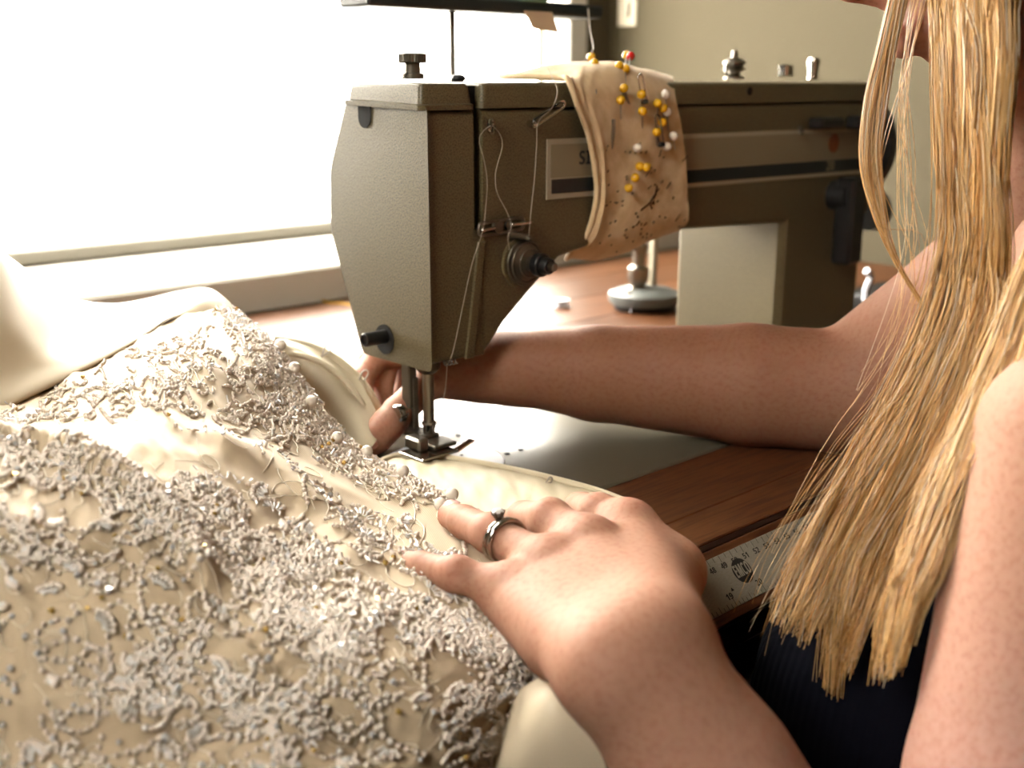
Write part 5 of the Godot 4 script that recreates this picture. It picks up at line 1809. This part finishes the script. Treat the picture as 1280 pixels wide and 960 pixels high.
	for e in [-1.0, 1.0]:
		var hip := Pv + V(0.085 * e, -0.02, 0)
		var knee := hip + V(0.06 * e, 0.03, -0.40)
		if e < 0: knee = hip + V(-0.02, -0.02, -0.36)
		var ankle := V(knee.x, -0.68, knee.z + 0.03)
		legs.append([hip, knee, 0.085, 0.058, 0.04])
		legs.append([knee, ankle, 0.056, 0.036, 0.03])
		legs.append([ankle + V(0, -0.045, 0.02), ankle + V(0, -0.052, -0.14), 0.034, 0.026, 0.03])
	b.append_array(legs)
	net(body, b, 0.012, func(q): return skin_tone(q, []))
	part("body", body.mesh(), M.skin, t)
	# ---- clothes
	var o := Org.new()
	var grown := []
	for q in trunk: grown.append([q[0], q[1], q[2] + 0.005, q[3] + 0.005, q[4]])
	grown.append([Ch + V(-0.02, 0.10, 0.05), Nb + V(-0.06, -0.045, 0.035), 0.050, 0.038, 0.03])
	net(o, grown, 0.008)
	part("tank_top", o.mesh(), M.top, t)
	o = Org.new()
	grown = [[Pv, Pv + V(0, 0.02, 0), 0.134, 0.13, 0.04]]
	for q in legs: grown.append([q[0], q[1], q[2] + 0.008, q[3] + 0.008, q[4]])
	net(o, grown, 0.014)
	part("trousers", o.mesh(), M.trousers, t)
	# ---- nails and eyes
	nail("fingernail", rg[3] + up * 0.0076 + (rg[3] - rg[2]).normalized() * 0.001, rg[3] - rg[2], up + V(-0.2, 0, 0), 0.0054, 0.0064, t)
	nail("fingernail", pk[3] + up * 0.0065 + (pk[3] - pk[2]).normalized() * 0.0005, pk[3] - pk[2], up + V(-0.2, 0, 0), 0.0046, 0.0056, t)
	nail("fingernail", rt[3] + V(-0.62, 0.42, 0.60).normalized() * 0.0097, rt[3] - rt[2], V(-0.62, 0.42, 0.60), 0.0066, 0.0082, t)
	for e in [-1.0, 1.0]:
		var eb := MB.new()
		eb.ball(hd.call(0.0800, -0.004, 0.031 * e), 0.0130, 16)
		part("eye", eb, M.eye, t)
	hair(t)


func lock(o: Org, P: Array, R: Array, n: int, loose := 1.0, thick := 0.00042):
	var rad := []
	for r in R: rad.append(V(r, 0, 0))
	var side = (P[1] - P[0]).cross(V(0.68, 0, -0.73)).normalized()
	for k in n:
		var a := rng.randf() * TAU
		var q := sqrt(rng.randf())
		var end := rng.randf_range(0.86, 1.0) if rng.randf() < 0.62 else rng.randf_range(0.55, 0.92)
		var ph := rng.randf() * TAU
		var wob := rng.randf_range(0.0002, 0.0012) * loose
		var pts := []
		var m := 22
		for j in m + 1:
			var t := end * j / m
			var r := spline(rad, t).x
			var c := spline(P, t)
			c += side * cos(a + t * 0.8) * q * r + V(0.68, 0.1, -0.73) * sin(a + t * 0.8) * q * r * 0.8
			c += side * sin(ph + t * 9.0) * wob * (0.3 + t * 2.0)
			pts.append(c)
		var s := rng.randf()
		var col := V(0.84, 0.45, 0.13).lerp(V(1.0, 0.74, 0.38), s)
		if rng.randf() < 0.22: col = V(0.50, 0.245, 0.07)
		if rng.randf() < 0.10: col = V(1.0, 0.90, 0.70)
		cord(o, pts, thick * rng.randf_range(0.75, 1.2), thick * 0.4, Color(col.x * 0.78, col.y * 0.71, col.z * 0.62), 3)


func hair(t: Node3D):
	rng.seed = 99
	var o := Org.new()
	# the strand falling before the face
	lock(o, [V(0.08,0.3232,0.2872), V(0.0714,0.2967,0.289), V(0.0604,0.2663,0.2899), V(0.0506,0.2398,0.2906), V(0.0435,0.2132,0.2937), V(0.0423,0.1897,0.3012), V(0.0451,0.1669,0.3121), V(0.0505,0.1464,0.3247), V(0.0561,0.1297,0.3361), V(0.0586,0.1184,0.3426)], [0.005, 0.0048, 0.0046, 0.0046, 0.0036, 0.0018, 0.0011, 0.0010, 0.0008, 0.0006], 80, 0.5)
	lock(o, [V(0.0786,0.3229,0.2888), V(0.0703,0.2965,0.2908), V(0.0602,0.2663,0.2925), V(0.0519,0.2398,0.2946), V(0.046,0.2171,0.2974), V(0.0439,0.1944,0.3038), V(0.043,0.1755,0.3099), V(0.0447,0.1597,0.3173)], [0.004, 0.0034, 0.003, 0.003, 0.0024, 0.0014, 0.0009, 0.0005], 40, 0.6)
	# the curtain at her left cheek, sweeping forward over the shoulder
	var A := [V(0.0958,0.3308,0.2991), V(0.0755,0.2958,0.3072), V(0.0643,0.2585,0.3176), V(0.0584,0.2142,0.3284), V(0.0565,0.1766,0.3333), V(0.0494,0.1421,0.3324), V(0.0318,0.1083,0.3285), V(0.0082,0.0798,0.3241), V(-0.0198,0.0537,0.3218), V(-0.0399,0.0284,0.3194), V(-0.055,0.009,0.3196)]
	var B := [V(0.0736,0.3235,0.3518), V(0.0475,0.2916,0.3534), V(0.0398,0.2578,0.3587), V(0.0369,0.2169,0.364), V(0.0351,0.1821,0.368), V(0.0328,0.15,0.3706), V(0.0191,0.1187,0.3694), V(-0.0018,0.089,0.3679), V(-0.023,0.0598,0.3661), V(-0.0438,0.0313,0.3643), V(-0.0618,0.0001,0.366)]
	for k in 46:
		var f := (k + rng.randf()) / 46.0
		var P := []
		var drift := rng.randf_range(-0.05, 0.05)
		for j in A.size():
			var q: Vector3 = A[j].lerp(B[j], clampf(f + drift * j / 10.0, -0.03, 1.03))
			P.append(q + V(0.68, 0, -0.73) * rng.randfn(0, 0.006) * 0.7 + V(0, 1, 0) * rng.randfn(0, 0.0015))
		if f > 0.5 and f < 0.8: P[10] = P[10] + V(0.004, -0.018, 0.004)
		lock(o, P, [0.008, 0.0062, 0.0058, 0.0056, 0.0056, 0.0056, 0.0054, 0.0044, 0.0034, 0.0024, 0.0010], 42)
	# the fall from behind the shoulder
	var g := V(-0.42, -0.56, -0.715).normalized()
	var h := (Vector3.UP - g * g.y).normalized()
	var s := g.cross(h)
	var O := V(0.082,0.2964,0.2494) - g * 0.112 + h * 0.024
	var Cc := [V(0.0838,0.2648,0.3828), V(0.0532,0.2274,0.3823), V(0.0363,0.1975,0.3847), V(0.0194,0.1699,0.3862), V(0.0008,0.1429,0.3859), V(-0.0193,0.1148,0.3846), V(-0.0344,0.0856,0.3812), V(-0.0498,0.0605,0.379), V(-0.0622,0.0356,0.3795), V(-0.0727,0.0072,0.3816)]
	var Dd := [V(0.0714,0.2344,0.4108), V(0.042,0.2023,0.4094), V(0.0222,0.1772,0.4073), V(0.0017,0.1526,0.4044), V(-0.0145,0.1317,0.404), V(-0.0307,0.1128,0.403), V(-0.0442,0.088,0.3996), V(-0.0565,0.0647,0.3967), V(-0.066,0.0461,0.3947), V(-0.0747,0.0244,0.3946)]
	for k in 26:
		var f := (k + rng.randf()) / 26.0
		var P := []
		for j in Cc.size():
			if j == 0: P.append(O - g * (0.03 + 0.05 * f) - h * (0.0 + 0.04 * f) - s * (0.088 - 0.02 * f))
			P.append(Cc[j].lerp(Dd[j], f) + V(0.68, 0, -0.73) * rng.randfn(0, 0.004))
		lock(o, P, [0.008, 0.008, 0.0066, 0.0060, 0.0056, 0.0052, 0.0046, 0.0040, 0.0034, 0.0026, 0.0010], 32)
	# the back of the head, down to the nape
	for k in 44:
		var a := PI * (k + 0.5) / 44.0
		var d := g * -sin(a) + s * cos(a)
		lock(o, [O + h * 0.128 - g * 0.02 + d * 0.02, O + h * 0.105 + d * 0.066 - g * 0.012, O + h * 0.045 + d * 0.101 - g * 0.012, O - h * 0.03 + d * 0.096 - g * 0.012, O - h * 0.05 + d * 0.086 - g * 0.03 + V(0, -0.05, 0), O - h * 0.05 + d * 0.074 - g * 0.035 + V(0, -0.13, 0)], [0.006, 0.008, 0.009, 0.009, 0.008, 0.003], 26)
	# single hairs that stray
	for k in 120:
		var x0 := rng.randf_range(0.0, 1.0)
		var P := []
		var out := rng.randfn(0.0, 0.013)
		for j in A.size():
			var w := pow(j / 10.0, 0.6)
			P.append(A[j].lerp(B[j], x0 * 0.9) + V(-0.7325, 0, -0.68) * (absf(out) * w * (1.0 if x0 < 0.5 else -0.4)) + V(0, 1, 0) * rng.randfn(0, 0.003))
		lock(o, P, [0.001, 0.001, 0.001, 0.001], 1, 2.0, 0.00024)
	for k in 14:
		var P := []
		var x := rng.randf_range(1095, 1170)
		var q0 := V(0.0808,0.3118,0.2921).lerp(V(0.0808,0.3107,0.3066), rng.randf())
		P = [q0, q0.lerp(V(0.0707,0.2434,0.2937), 0.6 + rng.randf() * 0.4), V(0.0644,0.2009,0.3034) + V(rng.randfn(0, 0.012), rng.randfn(0, 0.01), 0), V(0.0487,0.1525,0.3209) + V(rng.randfn(0, 0.012), rng.randfn(0, 0.01), 0), V(0.0159,0.0933,0.3192) + V(rng.randfn(0, 0.014), rng.randfn(0, 0.014), 0)]
		lock(o, P, [0.002, 0.001, 0.001], 1, 2.0, 0.00022)
	# cap of hair over the crown
	for k in 60:
		var f := k / 60.0
		var P := []
		var y := lerpf(0.078, -0.098, f)
		for e in [0.0, 0.35, 0.7, 1.0]:
			var a: float = lerpf(0.0, 1.75, e)
			P.append(O - g * 0.012 + h * 0.035 + g * y * 0.95 * cos(a * 0.55) + h * cos(a) * 0.098 * sqrt(maxf(0.1, 1.0 - pow(y / 0.105, 2.0))) - s * sin(a) * 0.090)
		P.append(A[1].lerp(B[1], f))
		lock(o, P, [0.006, 0.007, 0.007, 0.006], 16)
		var Q := []
		for q in P.slice(0, 4): Q.append(q - (q - O).dot(-s) * -s * 2.0)
		Q.append(O + s * 0.085 - h * 0.16 - g * 0.06 * f)
		lock(o, Q, [0.006, 0.007, 0.007, 0.006], 12)
	var hm := part("hair", o.mesh(), M.hair, t, "long straight blond hair")
	hm.set_meta("kind", "stuff")


func rings():
	var a := V(-0.1393,0.044,0.2587)
	var c := V(-0.1341,0.042,0.2145)
	var ax := (c - a).normalized()
	var up := V(-0.1, 1.0, 0.15)
	up = (up - ax * up.dot(ax)).normalized()
	var sd := ax.cross(up)
	var eng := a.lerp(c, 0.80)
	var wed := a.lerp(c, 0.70)
	var t := thing("engagement_ring", "silver engagement ring with a round raised diamond, nearer the fingertip on the ring finger", "ring", eng, "rings on the near hand")
	var b := MB.new()
	b.ring(eng, ax + up * 0.12, 0.0102, 0.0011, 48, 10)
	part("band", b, M.chrome, t)
	var top := eng + up * 0.0112 + ax * 0.001
	b = MB.new()
	b.lathe(top, up, [V2(0.0006, 0), V2(0.0031, 0.0026), V2(0.0031, 0.0030), V2(0.0018, 0.0041)], 10)
	part("diamond", b, M.crystal, t)
	b = MB.new()
	for k in 6:
		var d := ax * cos(TAU * k / 6.0) + sd * sin(TAU * k / 6.0)
		b.tube([top - up * 0.0014 + d * 0.0007, top + up * 0.0018 + d * 0.0029, top + up * 0.0034 + d * 0.0030], 0.0005, 6)
	part("prong", b, M.steel, t)
	var w := thing("wedding_band", "plain polished silver band next to the knuckle on the ring finger", "ring", wed, "rings on the near hand")
	b = MB.new()
	b.ring(wed, ax, 0.0104, 0.0013, 48, 10)
	part("band", b, M.chrome, w)
